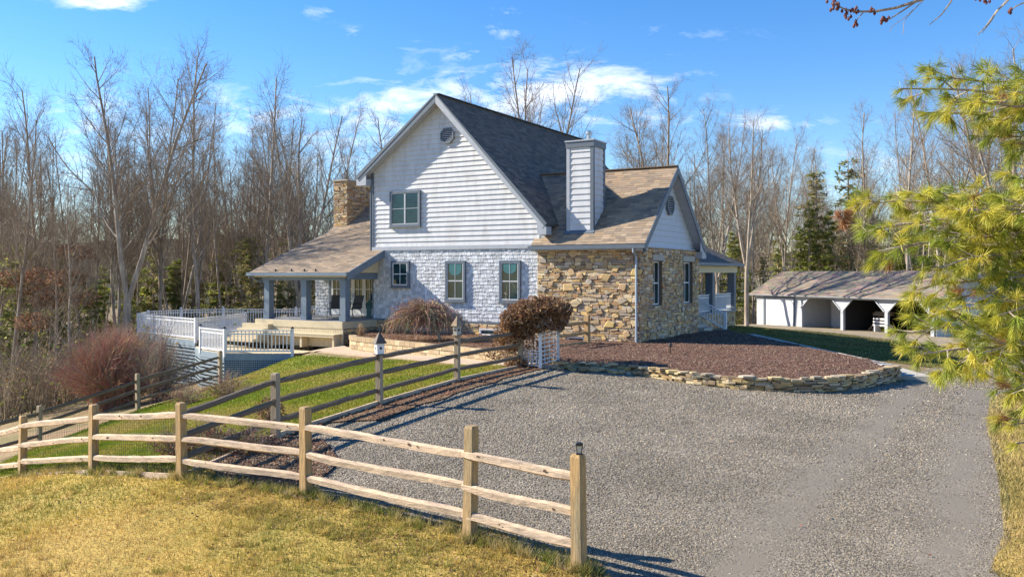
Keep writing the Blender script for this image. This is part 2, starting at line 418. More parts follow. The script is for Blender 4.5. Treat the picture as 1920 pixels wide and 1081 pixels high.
def rough_poly(pts, amp=0.08, step=0.35, seed=0, closed=True):
    out = []; n = len(pts)
    for i in range(n):
        a, b = pts[i], pts[(i + 1) % n]; L = math.hypot(b[0] - a[0], b[1] - a[1]); k = max(1, int(L / step))
        for j in range(k):
            t = j / k; x = a[0] + (b[0] - a[0]) * t; y = a[1] + (b[1] - a[1]) * t
            v = mnoise.noise_vector(Vector((x * 1.3, y * 1.3, seed)))
            out.append((x + v.x * amp, y + v.y * amp))
    return out
def sheet(name, poly, lift, mat, cell=0.6, zf=None, skirt=0.0):
    """a thin sheet that follows the ground, clipped to a polygon"""
    xs = [p[0] for p in poly]; ys = [p[1] for p in poly]
    mb = MB(); V = {}; vs = []; fs = []
    y = math.floor(min(ys) / cell) * cell
    while y < max(ys):
        row = clip(clip(poly, 1, y, True), 1, y + cell, False)
        x = math.floor(min(xs) / cell) * cell
        while x < max(xs) and len(row) >= 3:
            c = clip(clip(row, 0, x, True), 0, x + cell, False)
            if len(c) >= 3:
                ar = sum(c[i][0] * c[(i + 1) % len(c)][1] - c[(i + 1) % len(c)][0] * c[i][1] for i in range(len(c)))
                if abs(ar) > 1e-5:
                    if ar < 0: c = c[::-1]
                    f = []
                    for p in c:
                        k = (round(p[0], 4), round(p[1], 4))
                        if k not in V: V[k] = len(vs); vs.append(k)
                        if not f or f[-1] != V[k]: f.append(V[k])
                    if len(f) > 2 and f[0] == f[-1]: f.pop()
                    if len(f) >= 3: fs.append(tuple(f))
            x += cell
        y += cell
    A = np.array(vs); Z = gz(A[:, 0], A[:, 1]) + lift if zf is None else zf(A[:, 0], A[:, 1])
    mb.add([(a[0], a[1], z) for a, z in zip(vs, Z)], fs)
    if skirt:
        n = len(poly); P = np.array(poly); Zp = gz(P[:, 0], P[:, 1]) + lift if zf is None else zf(P[:, 0], P[:, 1])
        ar = sum(poly[i][0] * poly[(i + 1) % n][1] - poly[(i + 1) % n][0] * poly[i][1] for i in range(n))
        vv = [(p[0], p[1], z) for p, z in zip(poly, Zp)] + [(p[0], p[1], z - skirt) for p, z in zip(poly, Zp)]
        mb.add(vv, [((i, n + i, n + (i + 1) % n, (i + 1) % n) if ar > 0 else (i, (i + 1) % n, n + (i + 1) % n, n + i)) for i in range(n)])
    o = mb.build(name, mat, smooth=False); tag(o, kind='structure'); return o
def inside(poly, X, Y):
    P = np.array(poly); r = np.zeros(X.shape, bool); n = len(P)
    for i in range(n):
        x1, y1 = P[i]; x2, y2 = P[(i + 1) % n]
        if y1 == y2: continue
        c = ((y1 > Y) != (y2 > Y)) & (X < (x2 - x1) * (Y - y1) / (y2 - y1) + x1); r ^= c
    return r
def rand_in(poly, n):
    P = np.array(poly); lo = P.min(0); hi = P.max(0)
    X = rng.uniform(lo[0], hi[0], n); Y = rng.uniform(lo[1], hi[1], n); k = inside(poly, X, Y)
    return X[k], Y[k]

# --- outlines on the ground
G = lambda *a: [gp(*p) for p in a]
gravel = G((345, 865), (430, 905), (560, 940), (700, 968), (850, 1005), (985, 1045)) + [(0.75, 8.3), (2.2, 6.9), (3.5, 5.6), (6.2, 5.6)] + \
    G((1868, 1075), (1895, 1000), (1885, 900), (1862, 800)) + [(12.0, 20.5), (16.5, 26.5), (24, 31), (27.5, 46), (21, 41)] + \
    [(15.5, 30.0), (12.6, 26.2), (10.4, 22.6), (6.5, 22.0), (3.0, 24.4), (1.2, 25.0)] + G((985, 695), (860, 735), (715, 785), (620, 790), (520, 822), (430, 850))
gravel_r = rough_poly(gravel, 0.18, 0.3, 5)
lawn_in = [(0.1, 24.6), (-1.5, 21.2), (-2.9, 17.9), (-4.2, 15.0), (-5.1, 12.95), (-7.05, 14.35), (-9.3, 16.15), (-11.4, 18.4), (-12.6, 20.0), (-14.2, 25.4), (-12.5, 28.5), (-10.6, 31.2), (-11.5, 34.4), (-9.6, 34.2),
           (-8.6, 33.7), (-6.6, 31.6), (-4.0, 29.0), (-1.8, 26.2)]
dry_front = [(-5.0, 12.75), (-7.0, 14.1), (-9.2, 15.9), (-11.4, 18.2), (-16, 21), (-24, 18), (-20, 2), (2, 2), (4.5, 5), (3.3, 5.8), (0.75, 8.3)] + G((985, 1042), (850, 1002), (700, 965), (560, 936), (430, 900), (350, 868))
dry_right = [(6.2, 5.6)] + G((1868, 1075), (1895, 1000), (1885, 900), (1862, 800)) + [(12.0, 20.5), (16.5, 26.5), (24, 31), (40, 34), (30, 8), (9, 4)]
lawn_back = [(14.1, 27.2), (17, 31), (21, 41), (22.5, 47.5), (20, 56), (16.5, 60), (12.5, 53), (11.2, 43), (9.5, 36.2)]
yard = [(21, 41), (24, 31), (27.5, 40), (38, 44), (36, 58), (28, 55.5), (20.5, 70), (14.5, 66), (18, 57.5), (20.4, 52)]
sheet('gravel_drive', gravel_r, 0.014, M['yard'], 0.3)
GR = bpy.data.objects['gravel_drive']
sheet('lawn', rough_poly(lawn_in, 0.12, 0.4, 2), 0.020, M['lawn'])
sheet('dry_lawn', rough_poly(dry_front, 0.2, 0.4, 3), 0.026, M['drygrass'])
sheet('roadside_grass', rough_poly(dry_right, 0.15, 0.4, 4), 0.030, M['drygrass'])
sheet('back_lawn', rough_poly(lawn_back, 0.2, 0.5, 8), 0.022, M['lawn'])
sheet('garage_yard', rough_poly(yard, 0.25, 0.5, 9), 0.034, M['yard'])
# fallen leaves
tl = np.array([(-1, 0, 0), (0, -.6, .15), (1, 0, 0), (0, .6, .2)], float); tlf = np.array([(0, 1, 2), (0, 2, 3)])
def leaves(name, label, X, Y, lo, hi, pal, lift=.05, cat='leaves', zf=None, flat=.35):
    n = len(X); s = rng.uniform(lo, hi, n); S = np.stack([s, s, s], 1)
    Z = gz(X, Y) + lift if zf is None else zf(X, Y) + lift
    P = np.stack([X, Y, Z + rng.uniform(0, lo, n)], 1); R = euler_mats(rng.uniform(0, 6.28, n), rng.normal(0, flat, n), rng.normal(0, flat, n))
    pal = np.array(pal); c = pal[rng.integers(0, len(pal), n)] * rng.uniform(.7, 1.3, (n, 1))
    o = scatter(name, P, tl, tlf, S, R, M['leafbrown'], c)
    if label: tag(o, label, cat, kind='stuff')
    return o
RED = [(.20, .08, .05), (.28, .13, .08), (.14, .06, .04), (.34, .22, .14), (.24, .10, .07)]
tv8 = np.array([(-1, -.7, -.3), (1, -.6, -.3), (.8, .8, -.3), (-.7, .9, -.3), (-.6, -.4, .5), (.55, -.45, .6), (.5, .5, .45), (-.5, .5, .6)], float)
tf8 = np.array([(4, 5, 6), (4, 6, 7), (0, 1, 5), (0, 5, 4), (1, 2, 6), (1, 6, 5), (2, 3, 7), (2, 7, 6), (3, 0, 4), (3, 4, 7)], int)
def stones(name, X, Y, lo, hi, pal, lift=0.016, sink=.25):
    n = len(X); s = rng.uniform(lo, hi, n) ** 1.0
    S = np.stack([s * rng.uniform(.7, 1.3, n), s * rng.uniform(.6, 1.0, n), s * rng.uniform(.4, .8, n)], 1)
    P = np.stack([X, Y, gz(X, Y) + lift + S[:, 2] * sink], 1)
    R = euler_mats(rng.uniform(0, 6.28, n), rng.normal(0, .35, n), rng.normal(0, .35, n))
    pal = np.array(pal); c = pal[rng.integers(0, len(pal), n)] * rng.uniform(.75, 1.25, (n, 1))
    return scatter(name, P, tv8, tf8, S, R, M['pebble'], c)
PALG = [(.23, .205, .17), (.185, .165, .14), (.28, .25, .20), (.15, .135, .115), (.28, .225, .15), (.38, .345, .29), (.22, .20, .17), (.25, .20, .135)]
# planting strip along the middle fence
patch = G((345, 866), (430, 903), (520, 929), (575, 944), (600, 905), (640, 868), (610, 828), (540, 822), (430, 850))
sheet('weedy_margin', rough_poly(patch, .16, .25, 12), 0.046, M['litterbed'])
X, Y = rand_in(patch, 6000); leaves('margin_litter', 'dead leaves and litter where the near and middle fences meet', X, Y, .012, .034, RED + [(.36, .28, .18), (.12, .09, .05)], .055)
X, Y = rand_in(patch, 5000); k = rng.uniform(0, 1, len(X)) < .8; o = stones('margin_stones', X[k], Y[k], .008, .018, PALG, .05); tag(o, 'gravel stones spilled over the weedy corner below the near fence', 'gravel', kind='stuff')
strip = [(-5.3, 12.95), (-4.25, 15.0), (-2.95, 17.9), (-1.5, 21.2), (0.0, 24.6), (1.0, 25.6)] + [(1.4, 24.7)] + G((985, 700), (860, 738), (715, 790), (620, 795), (520, 828), (430, 856), (350, 872))
sheet('fence_bed', rough_poly(strip, 0.12, 0.3, 6), 0.040, M['litterbed'])

# gravel material with dusty wheel tracks
TR = [G((1130, 1081), (1280, 1000), (1480, 960), (1640, 840), (1700, 760))[0:0]]
track1 = G((1380, 1081), (1440, 1010), (1500, 935), (1580, 860), (1640, 800), (1690, 755), (1725, 715))
track2 = G((1770, 1081), (1790, 1000), (1800, 920), (1815, 840), (1830, 780), (1835, 735))
track1 = [(track1[0][0] - .5, 6.0)] + track1; track2 = [(track2[0][0] - .4, 6.0)] + track2
def dist_line(X, Y, pl):
    d = np.full(X.shape, 1e9)
    for (a, b) in zip(pl[:-1], pl[1:]):
        a = np.array(a); b = np.array(b); v = b - a; t = np.clip(((X - a[0]) * v[0] + (Y - a[1]) * v[1]) / (v @ v), 0, 1)
        d = np.minimum(d, np.hypot(X - a[0] - t * v[0], Y - a[1] - t * v[1]))
    return d
me = GR.data
co = np.zeros(len(me.vertices) * 3); me.vertices.foreach_get('co', co); co = co.reshape(-1, 3)
def trackw(X, Y):
    d = np.minimum(dist_line(X, Y, track1), dist_line(X, Y, track2)); return np.exp(-(d / 0.52) ** 2) * np.clip(.92 + .16 * np.sin(X * 2.1 + Y * .7) * np.sin(Y * 1.3), 0, 1)
def gravel_mat():
    m = bpy.data.materials.new('grey_gravel'); m.use_nodes = True; nt = m.node_tree; N = nt.nodes; L = nt.links; bs = N['Principled BSDF']
    bs.inputs['Roughness'].default_value = .95; bs.inputs['Specular IOR Level'].default_value = .2
    tcn = N.new('ShaderNodeTexCoord'); at_ = N.new('ShaderNodeAttribute'); at_.attribute_name = 'track'
    vo = N.new('ShaderNodeTexVoronoi'); vo.inputs['Scale'].default_value = 38; L.new(tcn.outputs['Object'], vo.inputs['Vector'])
    cr = N.new('ShaderNodeValToRGB'); e = cr.color_ramp.elements
    e[0].position = 0; e[0].color = (.10, .085, .07, 1); e[1].position = 1; e[1].color = (.32, .29, .235, 1)
    for p, c in ((.3, (.17, .145, .115)), (.55, (.23, .20, .155)), (.8, (.29, .255, .20))):
        x = cr.color_ramp.elements.new(p); x.color = (*c, 1)
    sp = N.new('ShaderNodeSeparateColor'); L.new(vo.outputs['Color'], sp.inputs[0]); L.new(sp.outputs[0], cr.inputs[0])
    n = N.new('ShaderNodeTexNoise'); n.inputs['Scale'].default_value = .8; n.inputs['Detail'].default_value = 9; L.new(tcn.outputs['Object'], n.inputs['Vector'])
    mr = N.new('ShaderNodeMapRange'); mr.inputs[1].default_value = .35; mr.inputs[2].default_value = .65; mr.inputs[3].default_value = .8; mr.inputs[4].default_value = 1.15; L.new(n.outputs[0], mr.inputs[0])
    vm = N.new('ShaderNodeVectorMath'); vm.operation = 'SCALE'; L.new(cr.outputs[0], vm.inputs[0]); L.new(mr.outputs[0], vm.inputs['Scale'])
    n2 = N.new('ShaderNodeTexNoise'); n2.inputs['Scale'].default_value = 3; n2.inputs['Detail'].default_value = 9; L.new(tcn.outputs['Object'], n2.inputs['Vector'])
    ad = N.new('ShaderNodeMath'); ad.operation = 'MULTIPLY_ADD'; L.new(n2.outputs[0], ad.inputs[0]); ad.inputs[1].default_value = .8; ad.inputs[2].default_value = -.1
    mu = N.new('ShaderNodeMath'); mu.operation = 'MULTIPLY'; mu.use_clamp = True; L.new(at_.outputs['Fac'], mu.inputs[0]); mu2 = N.new('ShaderNodeMath'); mu2.operation = 'MULTIPLY'; L.new(ad.outputs[0], mu2.inputs[0]); mu2.inputs[1].default_value = 2.6; L.new(mu2.outputs[0], mu.inputs[1])
    mx = N.new('ShaderNodeMix'); mx.data_type = 'RGBA'; L.new(mu.outputs[0], mx.inputs[0]); L.new(vm.outputs[0], mx.inputs[6]); mx.inputs[7].default_value = (.205, .18, .145, 1)
    L.new(mx.outputs[2], bs.inputs['Base Color'])
    bn = N.new('ShaderNodeBump'); bn.inputs['Distance'].default_value = .012; bn.invert = True
    iv = N.new('ShaderNodeMapRange'); iv.inputs[3].default_value = .8; iv.inputs[4].default_value = .12; L.new(mu.outputs[0], iv.inputs[0]); L.new(iv.outputs[0], bn.inputs['Strength'])
    L.new(vo.outputs['Distance'], bn.inputs['Height']); L.new(bn.outputs[0], bs.inputs['Normal'])
    return m
GR.data.materials.clear(); GR.data.materials.append(gravel_mat())
GR.data.attributes.new('track', 'FLOAT', 'POINT').data.foreach_set('value', trackw(co[:, 0], co[:, 1]).astype(np.float32))
# loose stones on the drive
X, Y = rand_in(gravel_r, 2600000)
w = 1.0 / np.maximum(1, (Y / 9.0)) ** 2.1
tw = trackw(X, Y)
k = (rng.uniform(0, 1, len(X)) < w * (1 - .975 * tw)) & (Y < 34) & (np.abs(X / Y) < .66)
X, Y = X[k], Y[k]; sc = np.clip(Y / 12, .8, 1.9)
n = len(X); s = rng.uniform(.006, .0135, n) * sc
S = np.stack([s * rng.uniform(.8, 1.4, n), s * rng.uniform(.6, 1.0, n), s * rng.uniform(.35, .7, n)], 1)
P = np.stack([X, Y, gz(X, Y) + .016 + S[:, 2] * .25], 1)
R = euler_mats(rng.uniform(0, 6.28, n), rng.normal(0, .3, n), rng.normal(0, .3, n))
pal = np.array(PALG); c = pal[rng.integers(0, len(pal), n)] * rng.uniform(.75, 1.25, (n, 1))
pn = np.array([mnoise.noise(Vector((x * .45, y * .45, 3))) + .5 * mnoise.noise(Vector((x * 1.7, y * 1.7, 8))) for x, y in zip(X, Y)]); c = c * (1 + .42 * pn[:, None]) * np.array([1.03, 1.0, .93])
o = scatter('gravel_stones', P, tv8, tf8, S, R, M['pebble'], c)
tag(o, 'loose angular grey gravel covering the parking area and drive', 'gravel', kind='stuff')
print('gravel stones', n)

# ---- grass blades
def blades(name, label, poly, ncand, dens_ref, hmin, hmax, pal, wid=.006, lift=.02, ymax=60, excl=None, tilt=.5):
    X, Y = rand_in(poly, ncand)
    w = np.minimum(1, (dens_ref / Y) ** 1.7)
    k = (rng.uniform(0, 1, len(X)) < w) & (Y < ymax) & (Y > 6.5) & (np.abs(X / Y) < .66)
    if excl is not None: k &= ~inside(excl, X, Y)
    X, Y = X[k], Y[k]; n = len(X); sc = np.clip(Y / 10, 1, 2.6)
    cl_ = np.array([mnoise.noise(Vector((x * .9, y * .9, 4))) for x, y in zip(X, Y)])
    h = hmin + (hmax - hmin) * rng.uniform(0, 1, n) ** 2 * np.clip(1 + cl_ * 1.4, .35, 2); ww = wid * sc
    a = rng.uniform(0, 6.28, n); t = rng.uniform(.1, tilt, n); b = rng.uniform(0, 6.28, n)
    Z = gz(X, Y) + lift
    P = np.stack([X, Y, Z], 1)
    side = np.stack([np.cos(a), np.sin(a), np.zeros(n)], 1) * ww[:, None]
    top = np.stack([np.cos(b) * t * h * 1.4, np.sin(b) * t * h * 1.4, h], 1)
    V = np.stack([P - side, P + side, P + top], 1).reshape(-1, 3)
    T = np.arange(n * 3).reshape(-1, 3)
    pal = np.array(pal); cn = np.array([mnoise.noise(Vector((x * .35 + 9, y * .35, 2))) for x, y in zip(X, Y)])
    idx = np.clip(((cn + .5) * len(pal) + rng.normal(0, 1.0, n)), 0, len(pal) - 1e-3).astype(int)
    c = pal[idx] * rng.uniform(.7, 1.3, (n, 1))
    o = np_mesh(name, V, T, M['grassblade'], c); tag(o, label, 'grass', kind='stuff'); print(name, n)
YEL = [(.27, .25, .05), (.40, .33, .08), (.38, .31, .07), (.50, .36, .09), (.56, .41, .13), (.45, .30, .10), (.60, .46, .18)]
GRN = [(.17, .23, .015), (.21, .27, .02), (.27, .29, .03), (.34, .30, .05), (.42, .33, .10)]
blades('dry_grass', 'short straw yellow winter grass in front of the near split rail fence', dry_front, 1000000, 10.5, .018, .075, YEL)
blades('lawn_grass', 'green grass on the slope between the two split rail fences', lawn_in, 500000, 16, .03, .07, GRN)
dr_near = [(5.0, 5.6)] + G((1855, 1075), (1882, 1000), (1872, 900), (1850, 800)) + [(11.5, 20.5), (13, 22), (15, 22), (12.5, 18), (9.4, 13), (7.6, 10), (7.0, 5.6)]
blades('roadside_dry_grass', 'dry straw coloured grass along the right edge of the drive', dr_near, 330000, 12, .03, .10, [(.30, .25, .08), (.42, .33, .13), (.50, .38, .17), (.36, .26, .10)], ymax=30)
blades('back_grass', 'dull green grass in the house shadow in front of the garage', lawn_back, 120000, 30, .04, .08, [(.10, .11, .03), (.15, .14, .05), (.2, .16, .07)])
def tufts_(name, label, X, Y, pal, per=22, h0=.05, h1=.12, lift=.02):
    n = len(X) * per; cx = np.repeat(X, per) + rng.normal(0, .022, n); cy = np.repeat(Y, per) + rng.normal(0, .022, n)
    h = rng.uniform(h0, h1, n); a = rng.uniform(0, 6.28, n); P = np.stack([cx, cy, gz(cx, cy) + lift], 1); sd = np.stack([np.cos(a), np.sin(a), 0 * a], 1) * .004
    tp = np.stack([rng.normal(0, .5, n) * h, rng.normal(0, .5, n) * h, h], 1); pal = np.array(pal); c = np.repeat(pal[rng.integers(0, len(pal), len(X))], per, axis=0) * rng.uniform(.7, 1.3, (n, 1))
    o = np_mesh(name, np.stack([P - sd, P + sd, P + tp], 1).reshape(-1, 3), np.arange(3 * n).reshape(-1, 3), M['grassblade'], c); tag(o, label, 'grass', kind='stuff')
X, Y = rand_in(dry_front, 9000); k = (np.abs(X / Y) < .66) & (Y > 7); X, Y = X[k], Y[k]; kk = np.array([mnoise.noise(Vector((x * .8, y * .8, 5))) for x, y in zip(X, Y)]) > -.05
tufts_('grass_clumps', 'taller clumps of grass dotted over the near dry lawn', X[kk], Y[kk], [(.30, .29, .06), (.42, .34, .08), (.56, .42, .12), (.48, .34, .11), (.50, .36, .12)])
FPp = [(.7, 8.72), (-.47, 9.62), (-2.78, 11.5), (-4.95, 12.8), (-7.0, 14.3), (-9.25, 16.1)]
fx_ = []; fy_ = []
for (a, b) in zip(FPp[:-1], FPp[1:]):
    for t in rng.uniform(0, 1, 60): fx_.append(a[0] + (b[0] - a[0]) * t + rng.normal(0, .07)); fy_.append(a[1] + (b[1] - a[1]) * t + rng.normal(0, .07))
for p in FPp:
    for _ in range(16): fx_.append(p[0] + rng.normal(0, .08)); fy_.append(p[1] + rng.normal(0, .08))
tufts_('fence_grass', 'longer untrimmed grass along the foot of the near fence', np.array(fx_), np.array(fy_), [(.24, .25, .05), (.44, .34, .12), (.52, .42, .18), (.18, .2, .04)], 24, .07, .17)
# grass creeping in to the gravel margin
edge = [(-5.0, 13.2), (-4.2, 12.3), (-3.3, 11.9), (-1.6, 10.9), (-.3, 10.0), (.9, 9.0), (1.1, 7.9), (-.6, 8.4), (-2.6, 10.2), (-4.6, 11.6)]
X, Y = rand_in(edge, 110000)
kk = np.array([mnoise.noise(Vector((x * 2.6, y * 2.6, 7))) + rng.normal(0, .12) for x, y in zip(X, Y)]) > .0
X, Y = X[kk], Y[kk]; n = len(X); h = rng.uniform(.015, .04, n); a = rng.uniform(0, 6.28, n)
P = np.stack([X, Y, gz(X, Y) + .025], 1); side = np.stack([np.cos(a), np.sin(a), 0 * a], 1) * .006
top = np.stack([rng.normal(0, .02, n), rng.normal(0, .02, n), h], 1)
o = np_mesh('margin_grass', np.stack([P - side, P + side, P + top], 1).reshape(-1, 3), np.arange(3 * n).reshape(-1, 3), M['grassblade'], np.array(YEL)[rng.integers(0, 5, n)] * rng.uniform(.6, 1.1, (n, 1)))
tag(o, 'sparse weedy grass creeping into the gravel under the near fence', 'grass', kind='stuff')
X, Y = rand_in(dry_front, 5200); k = (np.abs(X / Y) < .66) & (Y > 7); X, Y = X[k], Y[k]; leaves('lawn_leaves', 'scattered dead leaves on the near dry lawn', X, Y, .010, .028, RED + [(.10, .07, .04), (.40, .30, .16)], .045)
X, Y = rand_in(edge, 5000); leaves('margin_leaves', 'dead leaves blown along the near fence on the gravel edge', X, Y, .012, .026, RED + [(.10, .07, .04), (.36, .27, .16)], .03)
X, Y = rand_in(gravel_r, 2600); k = (np.abs(X / Y) < .66) & (rng.uniform(0, 1, len(X)) < .5); leaves('drive_leaves', 'a few dead leaves scattered over the gravel', X[k], Y[k], .012, .03, RED + [(.34, .25, .14)], .03)
X, Y = rand_in(strip, 16000); leaves('fallen_leaves', 'red brown fallen leaves under the middle split rail fence', X, Y, .015, .035, RED, .05)
# ================================================================ HOUSE (x right along the front, y inwards, z from eye level)
V3 = Vector
HROT = math.atan2(UY, UX)
house = thing('house', 'grey and white gabled house with stone wing, shingled ground floor and wraparound porches', 'house', (HX, HY, HZ), HROT)
def hb(mb, name, mat, parent=None, **k): return mb.build(name, mat, parent or house, space='local', dz=2.7, **k)
X3, Y3, Z3 = V3((1, 0, 0)), V3((0, 1, 0)), V3((0, 0, 1))

def courses(mb, poly, O, R, Up, N, expo, thick, tab=None, gap=0.0, jit=0.0, tvar=0.0, colf=None, base=-0.004, taper=.85, seed=1):
    rr = random.Random(seed); O, R, Up, N = V3(O), V3(R), V3(Up), V3(N)
    y0 = min(p[1] for p in poly); y1 = max(p[1] for p in poly); k = 0; y = y0
    def emit(c, ya, yb, th, col, dj):
        if len(c) < 3: return
        ar = sum(c[i][0] * c[(i + 1) % len(c)][1] - c[(i + 1) % len(c)][0] * c[i][1] for i in range(len(c)))
        if abs(ar) < 2e-4: return
        if ar < 0: c = c[::-1]
        n = len(c); tops = []; bots = []
        for x_, y_ in c:
            t = min(1, max(0, (y_ - ya) / (yb - ya))); of = th * (1 - taper * t)
            yy = y_ - (dj if abs(y_ - ya) < 1e-6 else 0)
            p = O + R * x_ + Up * yy
            tops.append(p + N * of); bots.append(p + N * base)
        mb.add(tops + bots, [tuple(range(n))] + [(i, n + i, n + (i + 1) % n, (i + 1) % n) for i in range(n)], col)
    while y < y1 - 1e-4:
        yb = min(y + expo, y1)
        row = clip(clip(poly, 1, y, True), 1, yb, False)
        if len(row) >= 3:
            if tab is None: emit(row, y, y + expo, thick, colf(rr) if colf else None, 0)
            else:
                xa = min(p[0] for p in row); xb = max(p[0] for p in row); x = xa - rr.uniform(0, tab[1])
                while x < xb:
                    w = rr.uniform(*tab)
                    c = clip(clip(row, 0, x + gap / 2, True), 0, x + w - gap / 2, False)
                    emit(c, y, y + expo, thick + rr.uniform(-tvar, tvar), colf(rr) if colf else None, rr.uniform(-jit, jit))
                    x += w
        y += expo; k += 1
    return mb
def split_holes(W0, W1, H0, H1, holes):
    """rectangles that tile an area around rectangular holes"""
    xs = sorted(set([W0, W1] + [h[i] for h in holes for i in (0, 2)])); xs = [x for x in xs if W0 <= x <= W1]
    out = []
    for a, b in zip(xs[:-1], xs[1:]):
        segs = [(H0, H1)]
        for h in holes:
            if h[0] < (a + b) / 2 < h[2]:
                ns = []
                for s in segs:
                    if h[1] > s[0]: ns.append((s[0], min(s[1], h[1])))
                    if h[3] < s[1]: ns.append((max(s[0], h[3]), s[1]))
                segs = [s for s in ns if s[1] - s[0] > 1e-4]
        out += [(a, s[0], b, s[1]) for s in segs]
    return out
STONE = [(.56, .40, .22), (.48, .34, .19), (.60, .47, .30), (.42, .31, .20), (.36, .27, .20), (.54, .44, .32), (.60, .40, .16), (.46, .27, .14), (.42, .34, .27), (.62, .50, .32), (.32, .23, .16), (.52, .31, .15), (.58, .43, .20)]
BIG = [(.62, .43, .20), (.56, .45, .31), (.64, .46, .18), (.52, .35, .19), (.48, .42, .34), (.60, .47, .27)]
def stonework(mb, W0, W1, H0, H1, O, R, Up, N, rowh=(.045, .10), ln=(.10, .42), depth=(.02, .055), holes=(), big=0, seed=1, pal=STONE, joint=.006, bigsz=(.10, .22), topf=None):
    rr = random.Random(seed); O, R, Up, N = V3(O), V3(R), V3(Up), V3(N)
    P = lambda x, y, d: O + R * x + Up * y + N * d
    def block(x0, x1, y0, y1):
        if topf:
            lim = topf((x0 + x1) / 2)
            if y0 > lim - .02: return
            y1 = min(y1, lim)
        for h in holes:
            if x1 > h[0] and x0 < h[2] and y1 > h[1] and y0 < h[3]:
                if x0 < h[0] and x1 <= h[2] + .3: x1 = h[0]
                elif x1 > h[2] and x0 >= h[0] - .3: x0 = h[2]
                elif y0 < h[1]: y1 = h[1]
                elif y1 > h[3]: y0 = h[3]
                else: return
                if x1 > h[0] and x0 < h[2] and y1 > h[1] and y0 < h[3]: return
        w = x1 - x0; h_ = y1 - y0
        if w < .02 or h_ < .015: return
        j = joint; q = min(w, h_) * .16; d = rr.uniform(*depth); tl_ = rr.uniform(-.25, .25) * d
        b = [(x0 + j, y0 + j), (x1 - j, y0 + j), (x1 - j, y1 - j), (x0 + j, y1 - j)]
        b = [(a + rr.uniform(-q, q) * .9, c + rr.uniform(-q, q) * .9) for a, c in b]
        cx = (x0 + x1) / 2; cy = (y0 + y1) / 2; f = min(.012, q)
        fr = [(a + (f if a < cx else -f), c + (f if c < cy else -f)) for a, c in b]
        c_ = rr.choice(pal); s = rr.uniform(.72, 1.22); c_ = tuple(v * s for v in c_)
        vs = [P(a, c, -.01) for a, c in b] + [P(a, c, d * .75) for a, c in b] + [P(a, c, d + (tl_ if a < cx else -tl_) + rr.uniform(-.004, .004)) for a, c in fr]
        fs = [(8, 9, 10), (8, 10, 11)]
        for i in range(4):
            k = (i + 1) % 4; fs += [(i, k, 4 + k, 4 + i), (4 + i, 4 + k, 8 + k, 8 + i)]
        mb.add(vs, fs, c_)
    y = H0
    while y < H1 - .02:
        h = min(rr.uniform(*rowh), H1 - y); x = W0
        while x < W1 - .02:
            w = rr.uniform(*ln)
            if W1 - x - w < ln[0] * .6: w = W1 - x
            w = min(w, W1 - x)
            if rr.random() < .22 and h > .08: block(x, x + w, y, y + h / 2); block(x, x + w, y + h / 2, y + h)
            else: block(x, x + w, y, y + h)
            x += w
        y += h
    placed = []
    for _ in range(big * 30):
        if len(placed) >= big: break
        x = rr.uniform(W0 + .15, W1 - .15); y = rr.uniform(H0 + .12, H1 - .12); r = rr.uniform(*bigsz)
        if topf and y + r > topf(x): continue
        if any(math.hypot(x - a, y - b) < r + c + .12 for a, b, c in placed): continue
        if any(x + r * 1.3 > h[0] and x - r * 1.3 < h[2] and y + r > h[1] and y - r < h[3] for h in holes): continue
        placed.append((x, y, r)); n = rr.randint(4, 6); ph = rr.uniform(0, 6.28)
        pts = []
        for k in range(n):
            a = ph + 2 * math.pi * k / n + rr.uniform(-.42, .42); q = r * rr.uniform(.7, 1.22); pts.append((x + q * 1.25 * math.cos(a), y + q * .9 * math.sin(a)))
        c_ = rr.choice(BIG); s = rr.uniform(.8, 1.12); c_ = tuple(v * s for v in c_); d = depth[1] + .012
        mb.add([P(a, c, 0) for a, c in pts], [tuple(range(n))], None) if False else None
        vs = [P(x + (a - x) * 1.10, y + (c - y) * 1.10, 0) for a, c in pts] + [P(a, c, d * .8) for a, c in pts] + [P(x + (a - x) * .86, y + (c - y) * .86, d + .008) for a, c in pts]
        fs = [tuple(range(2 * n, 3 * n))]
        for i in range(n):
            k = (i + 1) % n; fs += [(i, k, n + k, n + i), (n + i, n + k, 2 * n + k, 2 * n + i)]
        mb.add(vs[n:], [tuple(v - n for v in f) for f in fs if min(f) >= n], c_)
        mb.add(vs[:2 * n], [(i, (i + 1) % n, n + (i + 1) % n, n + i) for i in range(n)], (.07, .06, .05))
    return mb

def frame_boxes(mb, O, R, Up, N, w, h, t, d0, d1, mull=()):
    """rectangular frame of width t standing from depth d0 to d1; mull = ('v',pos)/('h',pos) with width"""
    O, R, Up, N = V3(O), V3(R), V3(Up), V3(N)
    def bx(x0, y0, x1, y1, e0=d0, e1=d1):
        ps = [O + R * x + Up * y + N * d for d in (e0, e1) for x, y in ((x0, y0), (x1, y0), (x1, y1), (x0, y1))]
        mb.add(ps, [(0, 3, 2, 1), (4, 5, 6, 7), (0, 1, 5, 4), (1, 2, 6, 5), (2, 3, 7, 6), (3, 0, 4, 7)])
    bx(0, 0, t, h); bx(w - t, 0, w, h); bx(t, 0, w - t, t); bx(t, h - t, w - t, h)
    for m in mull:
        k, p, s = m
        if k == 'v': bx(p - s / 2, t, p + s / 2, h - t, d0, d1 - .003)
        else: bx(t, p - s / 2, w - t, p + s / 2, d0, d1 - .006)
    return mb
